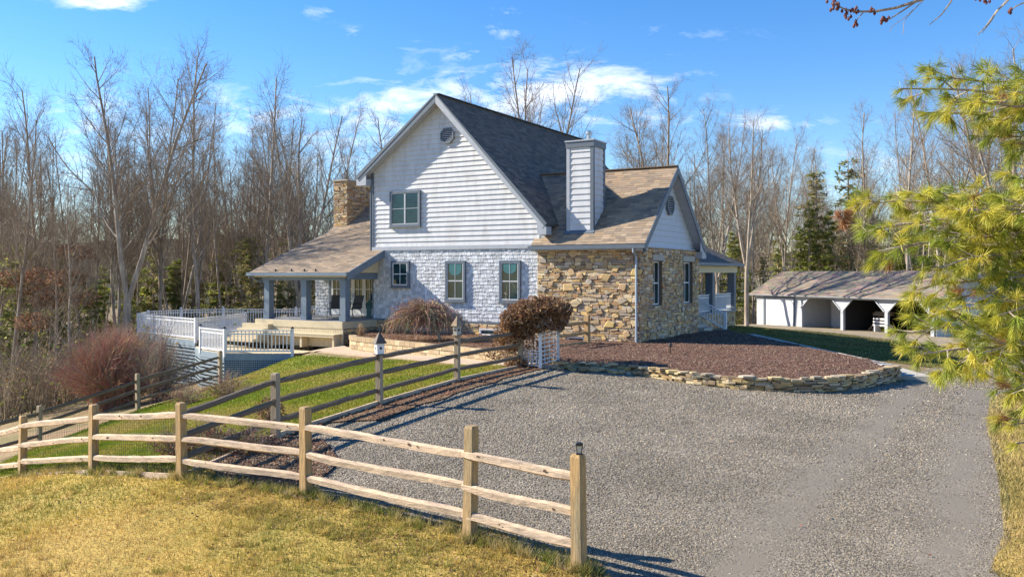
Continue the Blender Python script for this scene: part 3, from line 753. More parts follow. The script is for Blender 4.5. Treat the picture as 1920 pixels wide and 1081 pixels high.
def window(parent, O, R, Up, N, w, h, style='double', cas=.085, label=None, casmat='trim', sashmat='white', blind=0.0, out=.11):
    O, R, Up, N = V3(O), V3(R), V3(Up), V3(N)
    f = hb(frame_boxes(MB(), O, R, Up, N, w, h, cas, -.01, out), 'window', M[casmat], parent, label=label)
    hb(frame_boxes(MB(), O - R * .03 - Up * .045, R, Up, N, w + .06, .045, .0225, -.01, out + .03), 'sill', M[casmat], f)
    O2 = O + R * cas + Up * cas; w2 = w - 2 * cas; h2 = h - 2 * cas; st = .038
    if style == 'double': mu = [('h', h2 / 2, .045), ('v', w2 / 2, .018)]
    elif style == 'small': mu = [('h', h2 / 2, .035), ('v', w2 / 2, .022)]
    elif style == 'pair': mu = [('v', w2 / 2, .08), ('h', h2 / 2, .022)]
    else: mu = []
    hb(frame_boxes(MB(), O2, R, Up, N, w2, h2, st, -.01, out - .018, mu), 'sash', M[sashmat], f)
    pq = [O2 + R * a + Up * b + N * (out - .035) for a, b in ((0, 0), (w2, 0), (w2, h2), (0, h2))]
    hb(MB().add(pq, [(0, 1, 2, 3)]), 'pane', M['glass'], f)
    if blind:
        pts = [(w2 * .12, h2)] + [(w2 / 2 - w2 * .38 * math.cos(math.pi * k / 8), h2 - h2 * blind * (.55 + .45 * math.sin(math.pi * k / 8))) for k in range(9)] + [(w2 * .88, h2)]
        hb(MB().add([O2 + R * a + Up * b + N * (out - .030) for a, b in pts], [tuple(range(len(pts)))]), 'curtain', M['blind'], f)
    return f

# ---- key levels (from eye level)
ZG = -3.0; Z_SID = 1.15; Z_SH = -1.96; XL = -12.55; XR = -4.26; RX = -8.89; RZ = 7.45; SL = .75; SR = 1.06
def mroof(x): return RZ + SL * (x - RX) if x < RX else RZ - SR * (x - RX)
YB = 13.3
# inner body of the main block and the wings (walls behind the cladding)
mb = MB()
mb.prism([(XL, -.006, ZG), (XR + .3, -.006, ZG), (XR + .3, -.006, mroof(XR + .3) - .30), (RX, -.006, RZ - .30), (XL, -.006, mroof(XL) - .30)][::-1], (0, YB, 0))
hb(mb, 'wall', M['siding_gray'])
WY0, WYR, WY1, WEZ, WS = -.35, 3.25, 6.85, 1.08, .886
def wroof(y): return WEZ + WS * (min(y, 2 * WYR - y) - WY0)
mb = MB(); mb.prism([(-.17, .06, ZG), (-.17, 6.6, ZG), (-.17, 6.6, 1.0), (-.17, WYR, wroof(WYR) - .35), (-.17, .06, 1.0)], (-6, 0, 0))
hb(mb, 'wall', M['siding_gray'], label='walls of the stone wing')
mb = MB(); mb.prism([(-17.45, 1.89, ZG), (-17.45, 10.6, ZG), (-17.45, 10.6, 1.8), (-17.45, 6.3, 4.15), (-17.45, 1.89, 1.4)], (4.9, 0, 0))
hb(mb, 'wall', M['siding_gray'], label='walls of the left wing')

# ---- lap siding on the upper gable
FR = (V3((0, -.012, 0)), X3, Z3, -Y3)
mb = MB()
polyA = [(XL, Z_SID), (XR + .05, Z_SID), (XR + .05, mroof(XR + .05) - .12), (RX, RZ - .12), (XL, mroof(XL) - .12)]
courses(mb, polyA, *FR, expo=.205, thick=.036, tab=(2.2, 4.6), gap=.006, tvar=.002, taper=.9, seed=3)
hb(mb, 'siding', M['siding'], label='white lap siding of the tall gable')
mb = MB(); mb.box((XL - .03, -.075, Z_SID - .16), (XR + .06, 0, Z_SID - .005)); hb(mb, 'band_board', M['trim_light'])
mb = MB(); mb.box((XL - .05, -.07, Z_SID), (XL + .07, .06, mroof(XL) - .3)); hb(mb, 'corner_board', M['trim'])
mb = MB(); mb.box((XL - .02, -.05, Z_SH), (XL + .03, .06, Z_SID - .16)); hb(mb, 'corner_board', M['trim'])
# left side wall cladding (seen at a grazing angle from other places)
mb = MB(); courses(mb, [(-YB, Z_SH), (-.02, Z_SH), (-.02, mroof(XL) - .35), (-YB, mroof(XL) - .35)], (XL, 0, 0), -Y3, Z3, -X3, .232, .03)
hb(mb, 'siding', M['siding'], label='lap siding on the left side')
# ---- shake wall
def shakecol(r):
    s = r.uniform(.66, 1.15); b = r.uniform(0, 1); return (.60 * s, (.62 + .01 * b) * s, (.645 + .03 * b) * s)
mb = MB()
courses(mb, [(XL, Z_SH), (XR, Z_SH), (XR, Z_SID - .16), (XL, Z_SID - .16)], *FR, expo=.150, thick=.022, tab=(.08, .20), gap=.012, jit=.024, tvar=.006, colf=shakecol, taper=.75, seed=5)
hb(mb, 'shake_siding', M['shake'], label='pale blue grey wooden shakes below the gable')
mb = MB(); mb.box((XL, -.06, Z_SH - .09), (XR, .0, Z_SH - .006)); hb(mb, 'water_table', M['trim'])
# left wing front, behind the porch
xw0, _ = hp(592, 500, 1.87)
mb = MB(); courses(mb, [(xw0, -2.02), (-12.6, -2.02), (-12.6, 1.5), (xw0, 1.5)], (0, 1.87, 0), X3, Z3, -Y3, .158, .030, tab=(.09, .21), gap=.012, jit=.022, tvar=.012, colf=shakecol, taper=.8, seed=6)
hb(mb, 'shake_siding', M['shake'], label='shakes behind the front porch')
# ---- foundation stone below the shakes
mb = MB(); mb.box((XL, -.05, ZG - .3), (XR, 0, Z_SH - .09)); hb(mb, 'stone_backing', M['mortar'])
fx0, fz0 = hp(901, 629); fx1, fz1 = hp(930, 616)
mb = MB(); stonework(mb, XL, XR, ZG - .2, Z_SH - .095, (0, -.05, 0), X3, Z3, -Y3, rowh=(.07, .14), big=8, seed=8, holes=[(fx0, fz0, fx1 + .6, fz1)])
hb(mb, 'stone_foundation', M['stone'])
window(house, (fx0, -.05, fz0), X3, Z3, -Y3, fx1 - fx0 + .6, fz1 - fz0, style='plain', cas=.05, casmat='white', out=.05, label='basement window under the shakes')
# ---- stone wing
ZW = .97
b0x, b0z = hp(1062, 641, -.08); b1x, b1z = hp(1096, 631, -.08)
hole = (b0x, b0z - .12, b1x, b1z)
mb = MB()
for r in split_holes(XR, 0, ZG - .2, ZW, [hole]): mb.box((r[0], -.075, r[1]), (r[2], .06, r[3]))
hb(mb, 'stone_backing', M['mortar'])
mb = MB(); stonework(mb, XR, 0.03, ZG - .2, ZW, (0, -.075, 0), X3, Z3, -Y3, big=46, seed=21, holes=[hole], rowh=(.065, .15), ln=(.12, .42)); hb(mb, 'stone_wall', M['stone'], label='sunlit stone wall of the wing')
window(house, (b0x, -.02, b0z - .12), X3, Z3, -Y3, b1x - b0x, b1z - b0z + .12, style='plain', cas=.04, casmat='white', out=.04, label='basement window low in the stone wall')
sy0, sz0 = hs_(1223.5, 573); sy1, sz1 = hs_(1241, 489); sy2, sz2 = hs_(1280, 569.5); sy3, sz3 = hs_(1298, 491)
holes = [(sy0, sz0, sy1, sz1), (sy2, sz2, sy3, sz3)]
mb = MB()
for r in split_holes(-.075, 6.75, ZG - .2, ZW, holes): mb.box((-.18, r[0], r[1]), (0, r[2], r[3]))
hb(mb, 'stone_backing', M['mortar'])
mb = MB(); stonework(mb, -.10, 6.78, ZG - .2, ZW, (0, 0, 0), Y3, Z3, X3, big=26, seed=33, holes=holes + [(h[0] - .12, h[3], h[2] + .12, h[3] + .24) for h in holes], rowh=(.06, .14)); hb(mb, 'stone_wall', M['stone'], label='shaded stone wall under the small gable')
for h in holes:
    window(house, (-.16, h[0], h[1]), Y3, Z3, X3, h[2] - h[0], h[3] - h[1], style='double', cas=.03, out=.06, label='tall narrow window in the shaded stone wall')
    mb = MB(); mb.box((-.02, h[0] - .11, h[3] + .005), (.075, h[2] + .11, h[3] + .235)); hb(mb, 'lintel', M['concrete'])
# wing gable siding
mb = MB(); courses(mb, [(.0, ZW + .03), (6.7, ZW + .03), (WYR, wroof(WYR) - .25)], (-.12, 0, 0), Y3, Z3, X3, .232, .03); 
hb(mb, 'siding', M['siding_gray'], label='grey lap siding of the small gable')
mb = MB(); mb.box((-.15, -.05, ZW), (.05, 6.8, ZW + .035)); hb(mb, 'band_board', M['trim_light'])

# ---- roofs
ROOFP = [(.30, .225, .155), (.25, .19, .135), (.335, .255, .18), (.21, .165, .125), (.275, .21, .15), (.32, .23, .15)]
def roofcol(r): c = r.choice(ROOFP); s = r.uniform(.82, 1.15); return tuple(v * s for v in c)
ROOFSHADE = [(.135, .118, .10), (.11, .098, .086), (.165, .142, .12), (.095, .086, .08), (.15, .125, .10)]  # same shingles as the lower roofs, darkened to paint in the shade
def roofshade(r): c = r.choice(ROOFSHADE); s = r.uniform(.85, 1.15); return tuple(v * s for v in c)
def roof_plane(name, O, R, Up, poly, th=.14, colf=roofcol, expo=.145, seed=1, label=None, deckmat='trim'):
    """poly in (R,Up) metres; Up runs up the slope"""
    O, R, Up = V3(O), V3(R).normalized(), V3(Up).normalized(); N = R.cross(Up)
    if N.z < 0: N = -N
    mb = MB(); courses(mb, poly, O, R, Up, N, expo, .014, tab=(.18, .42), gap=.003, jit=.006, tvar=.004, colf=colf, taper=.6, seed=seed)
    o = hb(mb, name, M['roof'], label=label)
    ps = [O + R * a + Up * b - N * .006 for a, b in poly]
    ar = sum(poly[i][0] * poly[(i + 1) % len(poly)][1] - poly[(i + 1) % len(poly)][0] * poly[i][1] for i in range(len(poly)))
    mb = MB().prism([p - N * th for p in ps], N * th)
    hb(mb, 'roof_deck', M[deckmat], o)
    return o, N
def up_vec(dx, dy, s): v = V3((dx, dy, s)); return v.normalized(), math.sqrt(1 + s * s)
MF, MBk = -.42, YB + .4
uR, kR = up_vec(-1, 0, SR); xe = -3.67
roof_plane('roof', (xe, 0, mroof(xe)), Y3, uR, [(MF, 0), (MBk, 0), (MBk, (xe - RX) * kR), (MF, (xe - RX) * kR)], colf=roofshade, seed=41, label='right slope of the tall roof with shade painted into its shingles')
uL, kL = up_vec(1, 0, SL); xl = -13.16
roof_plane('roof', (xl, 0, mroof(xl)), Y3, uL, [(MF, 0), (MBk, 0), (MBk, (RX - xl) * kL), (MF, (RX - xl) * kL)], colf=roofshade, seed=42, label='left slope of the tall roof')
mb = MB(); mb.bar((RX, MF, RZ + .012), (RX, MBk, RZ + .012), .30, .03); hb(mb, 'ridge_cap', M['trim'])
# rake boards and soffits of the tall gable
for (xa, xb, s) in ((xl, RX, 1), (xe, RX, -1)):
    za, zb = mroof(xa), mroof(xb)
    d = V3((xb - xa, 0, zb - za)).normalized(); n = V3((-d.z * s, 0, d.x * s)); n = n if n.z > 0 else -n
    A = V3((xa, 0, za)); B = V3((xb, 0, zb))
    # board just in front of the deck edge
    mb = MB(); mb.prism([A - n * .27 + V3((0, MF - .03, 0)), A + n * .005 + V3((0, MF - .03, 0)), B + n * .005 + V3((0, MF - .03, 0)), V3((xb, MF - .03, zb - .27 * kR if s < 0 else zb - .27 * kL))], (0, .03, 0))
    hb(mb, 'rake_board', M['trim_light'] if s < 0 else M['trim'])
    mb = MB(); mb.prism([A - n * .24 + V3((0, MF, 0)), A - n * .21 + V3((0, MF, 0)), V3((xb, MF, zb - .21 * (kR if s < 0 else kL))), V3((xb, MF, zb - .24 * (kR if s < 0 else kL)))], (0, .42, 0))
    hb(mb, 'soffit', M['trim_light'])
    mb = MB(); mb.prism([A - n * .14 + V3((0, MF - .045, 0)), A + n * .02 + V3((0, MF - .045, 0)), V3((xb, MF - .045, zb + .02)), V3((xb, MF - .045, zb - .05))], (0, .015, 0)); hb(mb, 'rake_trim', M['trim'])
# eave returns
mb = MB(); mb.box((xe - .42, MF - .02, mroof(xe) - .42), (xe - .02, .0, mroof(xe) - .12)); mb.prism([(xe - .42, MF - .02, mroof(xe) - .12), (xe - .02, MF - .02, mroof(xe) - .12), (xe - .42, MF - .02, mroof(xe) + .28)][::-1], (0, .03, 0)); hb(mb, 'eave_return', M['trim_light'])
mb = MB(); mb.box((xl + .02, MF - .02, mroof(xl) - .40), (XL - .05, .2, mroof(xl) - .12)); mb.prism([(xl + .02, MF - .02, mroof(xl) - .12), (XL - .05, MF - .02, mroof(xl) - .12), (XL - .05, MF - .02, mroof(xl) + .2)], (0, .03, 0)); hb(mb, 'eave_return', M['trim_light'])
mb = MB(); mb.box((xl - .12, MF, mroof(xl) - .17), (xl, MBk, mroof(xl) - .03)); hb(mb, 'gutter', M['trim'])
mb = MB(); mb.tube([(XL - .09, -.06, mroof(XL) - .5), (XL - .09, -.06, Z_SID - .2)], .035, 6); hb(mb, 'downpipe', M['trim'])
# stone wing roof
WX1 = .30
upF, kF = up_vec(0, 1, WS)
ln = (WYR - WY0) * kF
xt = RX + (RZ - wroof(WYR)) / SR
def inter(y): return RX + (RZ - wroof(y)) / SR      # x where wing roof meets the tall roof
o, N = roof_plane('roof', (0, WY0, WEZ), X3, upF, [(-4.42, 0), (WX1, 0), (WX1, ln), (xt - .1, ln), (inter(.9) - .1, 1.25 * kF), (-4.42, .33 * kF)], seed=43, label='brown shingled front slope of the stone wing')
upB, _ = up_vec(0, -1, WS)
roof_plane('roof', (0, WY1, WEZ), X3, upB, [(-4.2, 0), (WX1, 0), (WX1, ln), (xt - .1, ln)], seed=44, label='back slope of the stone wing roof')
mb = MB(); mb.bar((xt, WYR, wroof(WYR) + .015), (WX1, WYR, wroof(WYR) + .015), .28, .035); hb(mb, 'ridge_cap', material('ridge_shingle', (.20, .15, .11), .9, .3, 20))
mb = MB(); mb.box((-4.50, WY0 - .11, WEZ - .17), (WX1 + .03, WY0 - .005, WEZ - .02)); hb(mb, 'gutter', M['trim'])
mb = MB(); mb.box((-4.42, WY0, WEZ - .21), (WX1, -.02, WEZ - .16)); hb(mb, 'soffit', M['trim_light'])
for (ya, s) in ((WY0, 1), (WY1, -1)):
    A = V3((WX1, ya, WEZ)); B = V3((WX1, WYR, wroof(WYR)))
    mb = MB(); mb.prism([A - Z3 * .30, A + Z3 * .01, B + Z3 * .01, B - Z3 * .30], (.03, 0, 0)); hb(mb, 'rake_board', M['trim'])
    mb = MB(); mb.prism([A - Z3 * .26, A - Z3 * .22, B - Z3 * .22, B - Z3 * .26], (-.40, 0, 0)); hb(mb, 'soffit', M['trim_light'])
mb = MB(); mb.box((-.1, 6.35, WEZ - .45), (WX1 + .02, 6.9, WEZ - .16)); mb.prism([(WX1, 6.2, WEZ - .16), (WX1, 6.9, WEZ - .16), (WX1, 6.2, WEZ + .45)], (-.03, 0, 0)); hb(mb, 'eave_return', M['trim_light'])
mb = MB(); mb.tube([(-.12, -.42, WEZ - .16), (-.12, -.40, WEZ - .30), (-.10, -.17, .62), (-.10, -.16, -2.55), (-.10, -.30, -2.68)], .048, 6); hb(mb, 'downpipe', M['gutterpaint'])
mb = MB(); mb.tube([(.26, -.35, WEZ - .2), (.30, -.45, WEZ - .3), (.24, -.5, WEZ - .36)], .03, 6); hb(mb, 'floodlight', M['blackmetal'])
# chimney box clad in siding
cx0, cx1, cy0, cy1, cz1 = -3.11, -2.055, .28, 1.31, 4.86
mb = MB(); mb.box((cx0, cy0, 1.3), (cx1, cy1, cz1)); ch = hb(mb, 'chimney', M['siding'], label='siding clad chimney box on the stone wing')
mb = MB()
courses(mb, [(cx0 + .06, 1.2), (cx1 - .06, 1.2), (cx1 - .06, cz1), (cx0 + .06, cz1)], (0, cy0, 0), X3, Z3, -Y3, .232, .034)
courses(mb, [(cy0 + .06, 1.4), (cy1 - .06, 1.4), (cy1 - .06, cz1), (cy0 + .06, cz1)], (cx1, 0, 0), Y3, Z3, X3, .232, .034)
courses(mb, [(-cy1, 1.4), (-cy0, 1.4), (-cy0, cz1), (-cy1, cz1)], (cx0, 0, 0), -Y3, Z3, -X3, .232, .034)
hb(mb, 'siding', M['siding'], ch)
for (a, b) in ((cx0, cy0), (cx1, cy0), (cx1, cy1)):
    sx_ = 1 if a == cx0 else -1; sy_ = 1 if b == cy0 else -1
    mb = MB(); mb.box((min(a - .045 * sx_, a + .09 * sx_), min(b - .045 * sy_, b + .09 * sy_), 1.1 if b == cy0 else 2.3), (max(a - .045 * sx_, a + .09 * sx_), max(b - .045 * sy_, b + .09 * sy_), cz1)); hb(mb, 'corner_board', M['trim_light'] if a == cx0 else M['trim'], ch)
mb = MB(); mb.box((cx0 - .07, cy0 - .07, cz1), (cx1 + .07, cy1 + .07, cz1 + .22)); hb(mb, 'cap', M['trim'], ch)
mb = MB(); mb.box((cx0 - .10, cy0 - .10, cz1 + .22), (cx1 + .10, cy1 + .10, cz1 + .27)); hb(mb, 'cap_flashing', M['trim_light'], ch)
mb = MB(); fx, fy = -2.45, .8; mb.cone((fx, fy, cz1 + .26), .09, .09, .30, 12); mb.cone((fx, fy, cz1 + .56), .13, .13, .09, 12); mb.cone((fx, fy, cz1 + .65), .12, .03, .06, 12); hb(mb, 'flue', M['metal'], ch)
mb = MB(); mb.prism([(cx0 - .12, cy0 - .16, wroof(cy0 - .16) + .03), (cx1 + .1, cy0 - .16, wroof(cy0 - .16) + .03), (cx1 + .1, cy0, wroof(cy0) + .03), (cx0 - .12, cy0, wroof(cy0) + .03)], (0, 0, .012)); hb(mb, 'flashing', M['trim'], ch)
# gable vents
def octa(parent, O, R, Up, N, r, name='gable_vent', lab=None):
    O, R, Up, N = V3(O), V3(R), V3(Up), V3(N)
    pt = lambda q, k, d: O + R * (q * math.cos(math.pi * (k + .5) / 4)) + Up * (q * math.sin(math.pi * (k + .5) / 4)) + N * d
    mb = MB(); vs = [pt(r, k, 0) for k in range(8)] + [pt(r, k, .09) for k in range(8)] + [pt(r * .8, k, .09) for k in range(8)] + [pt(r * .8, k, .02) for k in range(8)]
    fs = []
    for k in range(8):
        j = (k + 1) % 8
        for b in (0, 8, 16): fs.append((b + k, b + j, b + 8 + j, b + 8 + k))
    mb.add(vs, fs); f = hb(mb, name, M['trim'], parent, label=lab)
    mb = MB(); mb.add([pt(r * .8, k, .03) for k in range(8)], [tuple(range(8))]); hb(mb, 'backing', M['dark'], f)
    mb = MB()
    n = 7
    for i in range(n):
        y = -r * .74 + (i + .5) * r * 1.48 / n; hwid = min(r * .74, r * 1.05 - abs(y)) * .98
        a = O + R * -hwid + Up * y + N * .055; b = O + R * hwid + Up * y + N * .055
        mb.bar(a, b, .055, .012, up=(Up * 1 + N * .9))
    hb(mb, 'louvre', M['trim_light'], f)
vx, vz = hp(840.5, 255); octa(house, (vx, -.03, vz), X3, Z3, -Y3, .36, lab='octagonal louvred vent high in the tall gable')
vy, vz = hs_(1254.6, 385, -.1); octa(house, (-.09, vy, vz), Y3, Z3, X3, .42, lab='dark octagonal vent in the small gable')
# windows on the front
def win_px(x0, y0, x1, y1, **k):
    a, za = hp(x0, y1, -.05); b, zb = hp(x1, y0, -.05); c, zc = hp(x0, y0, -.05); 
    zl = hp((x0 + x1) / 2, y1, -.05)[1]; zu = hp((x0 + x1) / 2, y0, -.05)[1]
    return window(house, (a, -.012, zl), X3, Z3, -Y3, b - a, zu - zl, **k)
win_px(732, 358, 789, 424, style='pair', label='paired upstairs window in the white siding', cas=.08, sashmat='trim_light')
win_px(734.5, 489, 768, 538, style='small', label='small square window nearest the porch')
win_px(836, 488.5, 873, 564, style='double', label='tall window in the middle of the shakes', blind=.35, sashmat='siding')
win_px(937, 488, 976.5, 566, style='double', label='tall window nearest the stone wing', blind=.30, sashmat='siding')

# ---- left wing roof with the flared porch roof
PX0, PX1, PY0 = -17.65, -11.92, -2.42
prof = [(PY0, .02), (0.0, 1.02), (2.6, 1.98), (6.3, 4.42)]
segs = [((PY0, .02), (0.0, 1.02), PX1), ((0.0, 1.02), (2.6, 1.98), XL), ((2.6, 1.98), (6.3, 4.42), XL)]
for i, (a, b, xr) in enumerate(segs):
    s = (b[1] - a[1]) / (b[0] - a[0]); u, k = up_vec(0, 1, s)
    roof_plane('roof', (0, a[0], a[1]), X3, u, [(PX0, 0), (xr, 0), (xr, (b[0] - a[0]) * k), (PX0, (b[0] - a[0]) * k)], seed=50 + i, label=['lower slope of the front porch roof', 'middle slope of the front porch roof', 'steep upper slope of the left wing roof'][i])
u, k = up_vec(0, -1, .66); roof_plane('roof', (0, 11, 4.42 - .66 * 4.7), X3, u, [(PX0, 0), (XL, 0), (XL, 4.7 * k), (PX0, 4.7 * k)], seed=59, label='back slope of the left wing roof')
for (a, b, xr) in segs[:1]:
    A = V3((PX1, a[0], a[1])); B = V3((PX1, b[0], b[1]))
    mb = MB(); mb.prism([A - Z3 * .30, A + Z3 * .02, B + Z3 * .02, B - Z3 * .30], (.04, 0, 0)); hb(mb, 'rake_board', M['bluepost'])
    mb = MB(); mb.prism([(PX1 - .28, -2.0, .02), (PX1 - .28, -.06, .02), (PX1 - .28, -.06, .78)], (-.03, 0, 0)); hb(mb, 'porch_gable_infill', M['cream'])
for (a, b, xr) in segs:
    A = V3((PX0, a[0], a[1])); B = V3((PX0, b[0], b[1]))
    mb = MB(); mb.prism([A - Z3 * .26, A + Z3 * .01, B + Z3 * .01, B - Z3 * .26], (-.03, 0, 0)); hb(mb, 'rake_board', M['bluepost'])
mb = MB(); mb.box((PX0 - .05, PY0 - .13, -.11), (PX1 + .04, PY0 - .01, .03)); hb(mb, 'gutter', M['bluepost'])
mb = MB(); mb.box((PX0 + .1, PY0 + .02, -.16), (PX1 - .1, PY0 + .06, -.05)); hb(mb, 'porch_fascia', M['cream'])
mb = MB(); mb.box((PX0 + .1, PY0 + .06, -.10), (XL - .02, 1.8, -.06)); hb(mb, 'porch_ceiling', M['cream'])
mb = MB(); mb.box((PX0 + .5, -2.16, -.30), (-12.28, -1.86, -.10)); mb.box((-12.58, -1.85, -.26), (-12.30, -.06, .02)); hb(mb, 'porch_beam', M['bluepost'])
for k, x in enumerate((-16.84, -14.62, -12.42)):
    mb = MB(); mb.box((x - .15, -2.16, -2.015), (x + .15, -1.86, -.30)); mb.box((x - .175, -2.185, -2.012), (x + .175, -1.835, -1.80)); mb.box((x - .175, -2.185, -.42), (x + .175, -1.835, -.302)); hb(mb, 'porch_post', M['bluepost'])
mb = MB()
xg = -17.3
for i in range(17): mb.box((-17.3, -2.30 + i * .245, -2.06), (-12.3, -2.30 + i * .245 + .235, -2.02))
hb(mb, 'porch_floor', M['deckgrey'])
mb = MB(); mb.box((-17.35, -2.36, -2.32), (-12.26, -2.30, -2.03)); mb.box((-12.30, -2.30, -2.32), (-12.26, -.06, -2.03)); hb(mb, 'porch_skirt', M['cream'], label='cream fascia board of the front porch')
mb = MB()
for i in range(38): mb.box((-17.3 + i * .133, -2.34, -3.1), (-17.3 + i * .133 + .122, -2.30, -2.325))
mb.box((-17.3, -2.295, -3.1), (-12.26, -2.25, -2.325)); hb(mb, 'porch_skirt', M['cream'], label='upright cream boards under the porch')
mb = MB(); mb.box((-12.34, -2.2, ZG - .3), (-12.30, -.06, -2.33)); hb(mb, 'stone_backing', M['mortar'])
mb = MB(); stonework(mb, -2.2, -.06, ZG - .3, -2.33, (-12.30, 0, 0), Y3, Z3, X3, seed=77, rowh=(.06, .13)); hb(mb, 'stone_foundation', M['stone'])
mb = MB()
for k in range(4): mb.box((-17.9 - .0, -2.3 - .30 * k - .3, -2.95), (-16.3, -2.3 - .3 * k - .02, -2.22 - .2 * k))
hb(mb, 'porch_step', M['cream'])
# porch eave lights, little dark snow guards on the roof
for px_ in (517, 547, 571, 592): 
    x, z = hp(px_, 499, PY0 + .15); mb = MB(); mb.cone((x, PY0 + .14, .10), .05, .02, .09, 6); hb(mb, 'roof_bracket', M['blackmetal'])
mb = MB(); mb.tube([(-17.45, PY0 - .05, -.12), (-17.42, PY0 + .1, -.28), (-16.98, -2.10, -.42), (-16.98, -2.10, -1.9)], .035, 6); hb(mb, 'downpipe', M['bluepost'])
# french doors
dx0 = hp(623.5, 550, 1.84)[0]; dx1 = -13.2
dzb, dzt = -1.98, .02
nleaf = 5; lw = (hp(697, 550, 1.84)[0] - dx0) / 3.6
mb = MB(); mb.box((dx0 - .20, 1.80, -2.02), (dx0 - .01, 1.86, -.1)); hb(mb, 'door_trim', M['trim'])
for k in range(5):
    x0 = dx0 + k * lw
    if x0 + lw > -12.7: break
    d = hb(frame_boxes(MB(), (x0, 1.84, dzb), X3, Z3, -Y3, lw - .01, 1.94, .10, -.01, .075, [('v', lw / 2, .03), ('h', .66, .03), ('h', 1.22, .03)]), 'door', M['white'], label='white glazed french door on the porch')
    hb(MB().add([(x0 + .05, 1.80, dzb + .1), (x0 + lw - .05, 1.80, dzb + .1), (x0 + lw - .05, 1.80, dzb + 1.9), (x0 + .05, 1.80, dzb + 1.9)], [(0, 1, 2, 3)]), 'pane', M['glass'], d)
    mb = MB(); mb.box((x0 + .08, 1.765, dzb + .10), (x0 + lw - .09, 1.80, dzb + .32)); hb(mb, 'kick_panel', M['white'], d)
    if k in (1, 2): mb = MB(); mb.box((x0 + (lw - .08 if k == 1 else .04), 1.72, -1.15), (x0 + (lw - .05 if k == 1 else .07), 1.765, -.95)); hb(mb, 'handle', M['metal'], d)
# stone chimney on the left gable end
SC = (-17.72, -16.85, 3.2, 5.3, 4.62)
mb = MB(); mb.box((SC[0] + .03, SC[2] + .03, ZG), (SC[1] - .03, SC[3] - .03, SC[4])); sc = hb(mb, 'chimney', M['mortar'], label='stone chimney at the left end of the house')
mb = MB(); stonework(mb, SC[0], SC[1], ZG, SC[4], (0, SC[2] + .03, 0), X3, Z3, -Y3, seed=91, big=3, rowh=(.06, .13)); stonework(mb, SC[2], SC[3], 1.5, SC[4], (SC[1] - .03, 0, 0), Y3, Z3, X3, seed=92, big=3, rowh=(.06, .13)); stonework(mb, -SC[3], -SC[2], ZG, SC[4], (SC[0] + .03, 0, 0), -Y3, Z3, -X3, seed=93, rowh=(.06, .13))
hb(mb, 'stone', M['stone'], sc)
mb = MB(); mb.box((SC[0] - .05, SC[2] - .05, SC[4]), (SC[1] + .05, SC[3] + .05, SC[4] + .07)); hb(mb, 'cap', M['concrete'], sc)
mb = MB(); mb.cone((-17.2, 4.6, SC[4] + .07), .16, .16, .12, 10); mb.cone((-17.2, 4.6, SC[4] + .19), .22, .18, .05, 10); hb(mb, 'flue', M['blackmetal'], sc)

# ---- right back porch
BX = -1.5
u, k = up_vec(-1, 0, .47); zE = .55
roof_plane('roof', (-1.15, 0, zE), Y3, u, [(6.9, 0), (18.2, 0), (18.2, 2.35 * k), (6.9, 2.35 * k)], colf=roofshade, seed=61, label='roof of the back porch with shade painted into its shingles')
mb = MB(); mb.prism([(-1.15, 18.2, zE - .02), (-3.5, 18.2, zE + 1.08), (-3.5, 18.2, zE - .02)], (0, -.06, 0)); hb(mb, 'porch_gable_infill', M['siding_gray'])
mb = MB(); mb.box((-1.13, 6.9, zE - .16), (-1.02, 18.25, zE - .02)); hb(mb, 'gutter', M['bluepost'])
mb = MB(); mb.box((-1.75, 6.9, zE - .52), (-1.35, 18.0, zE - .17)); hb(mb, 'porch_beam', M['cream'])
mb = MB(); mb.box((-5.0, 6.9, zE - .16), (-1.76, 18.0, zE - .13)); hb(mb, 'porch_ceiling', M['cream'])
for y in (13.6, 17.6):
    mb = MB(); mb.box((-1.75, y - .2, -2.02), (-1.37, y + .2, zE - .52)); hb(mb, 'porch_post', M['trim'])
mb = MB(); mb.box((-6.0, 6.8, -2.10), (-1.38, 18.0, -2.02)); hb(mb, 'porch_floor', M['deckgrey'])
mb = MB(); mb.box((-1.55, 10.9, -3.3), (-1.50, 17.95, -2.11)); mb.box((-6, 17.9, -3.3), (-1.5, 17.96, -2.11)); hb(mb, 'stone_backing', M['mortar'])
mb = MB(); stonework(mb, 6.9, 18.0, -3.3, -2.11, (-1.50, 0, 0), Y3, Z3, X3, seed=95, rowh=(.07, .15)); hb(mb, 'stone_foundation', M['stone'])
mb = MB()
for k in range(4): mb.box((-1.45 + .3 * k, 9.4, -3.3), (-1.15 + .3 * k, 10.7, -2.22 - .17 * k))
hb(mb, 'porch_step', M['concrete'])
def hrail(y0, y1, x, z0=-2.02, n=None, names='porch_railing'):
    mb = MB(); mb.bar((x, y0, z0 + .92), (x, y1, z0 + .92), .09, .04); mb.bar((x, y0, z0 + .78), (x, y1, z0 + .78), .04, .05); mb.bar((x, y0, z0 + .10), (x, y1, z0 + .10), .05, .07)
    r = hb(mb, names, M['railwhite'])
    n = n or int(abs(y1 - y0) / .14)
    for i in range(n):
        y = y0 + (y1 - y0) * (i + .5) / n; mb = MB(); mb.box((x - .016, y - .016, z0 + .10), (x + .016, y + .016, z0 + .92)); hb(mb, 'baluster', M['railwhite'], r)
hrail(10.9, 13.4, -1.56); hrail(13.8, 17.4, -1.56)
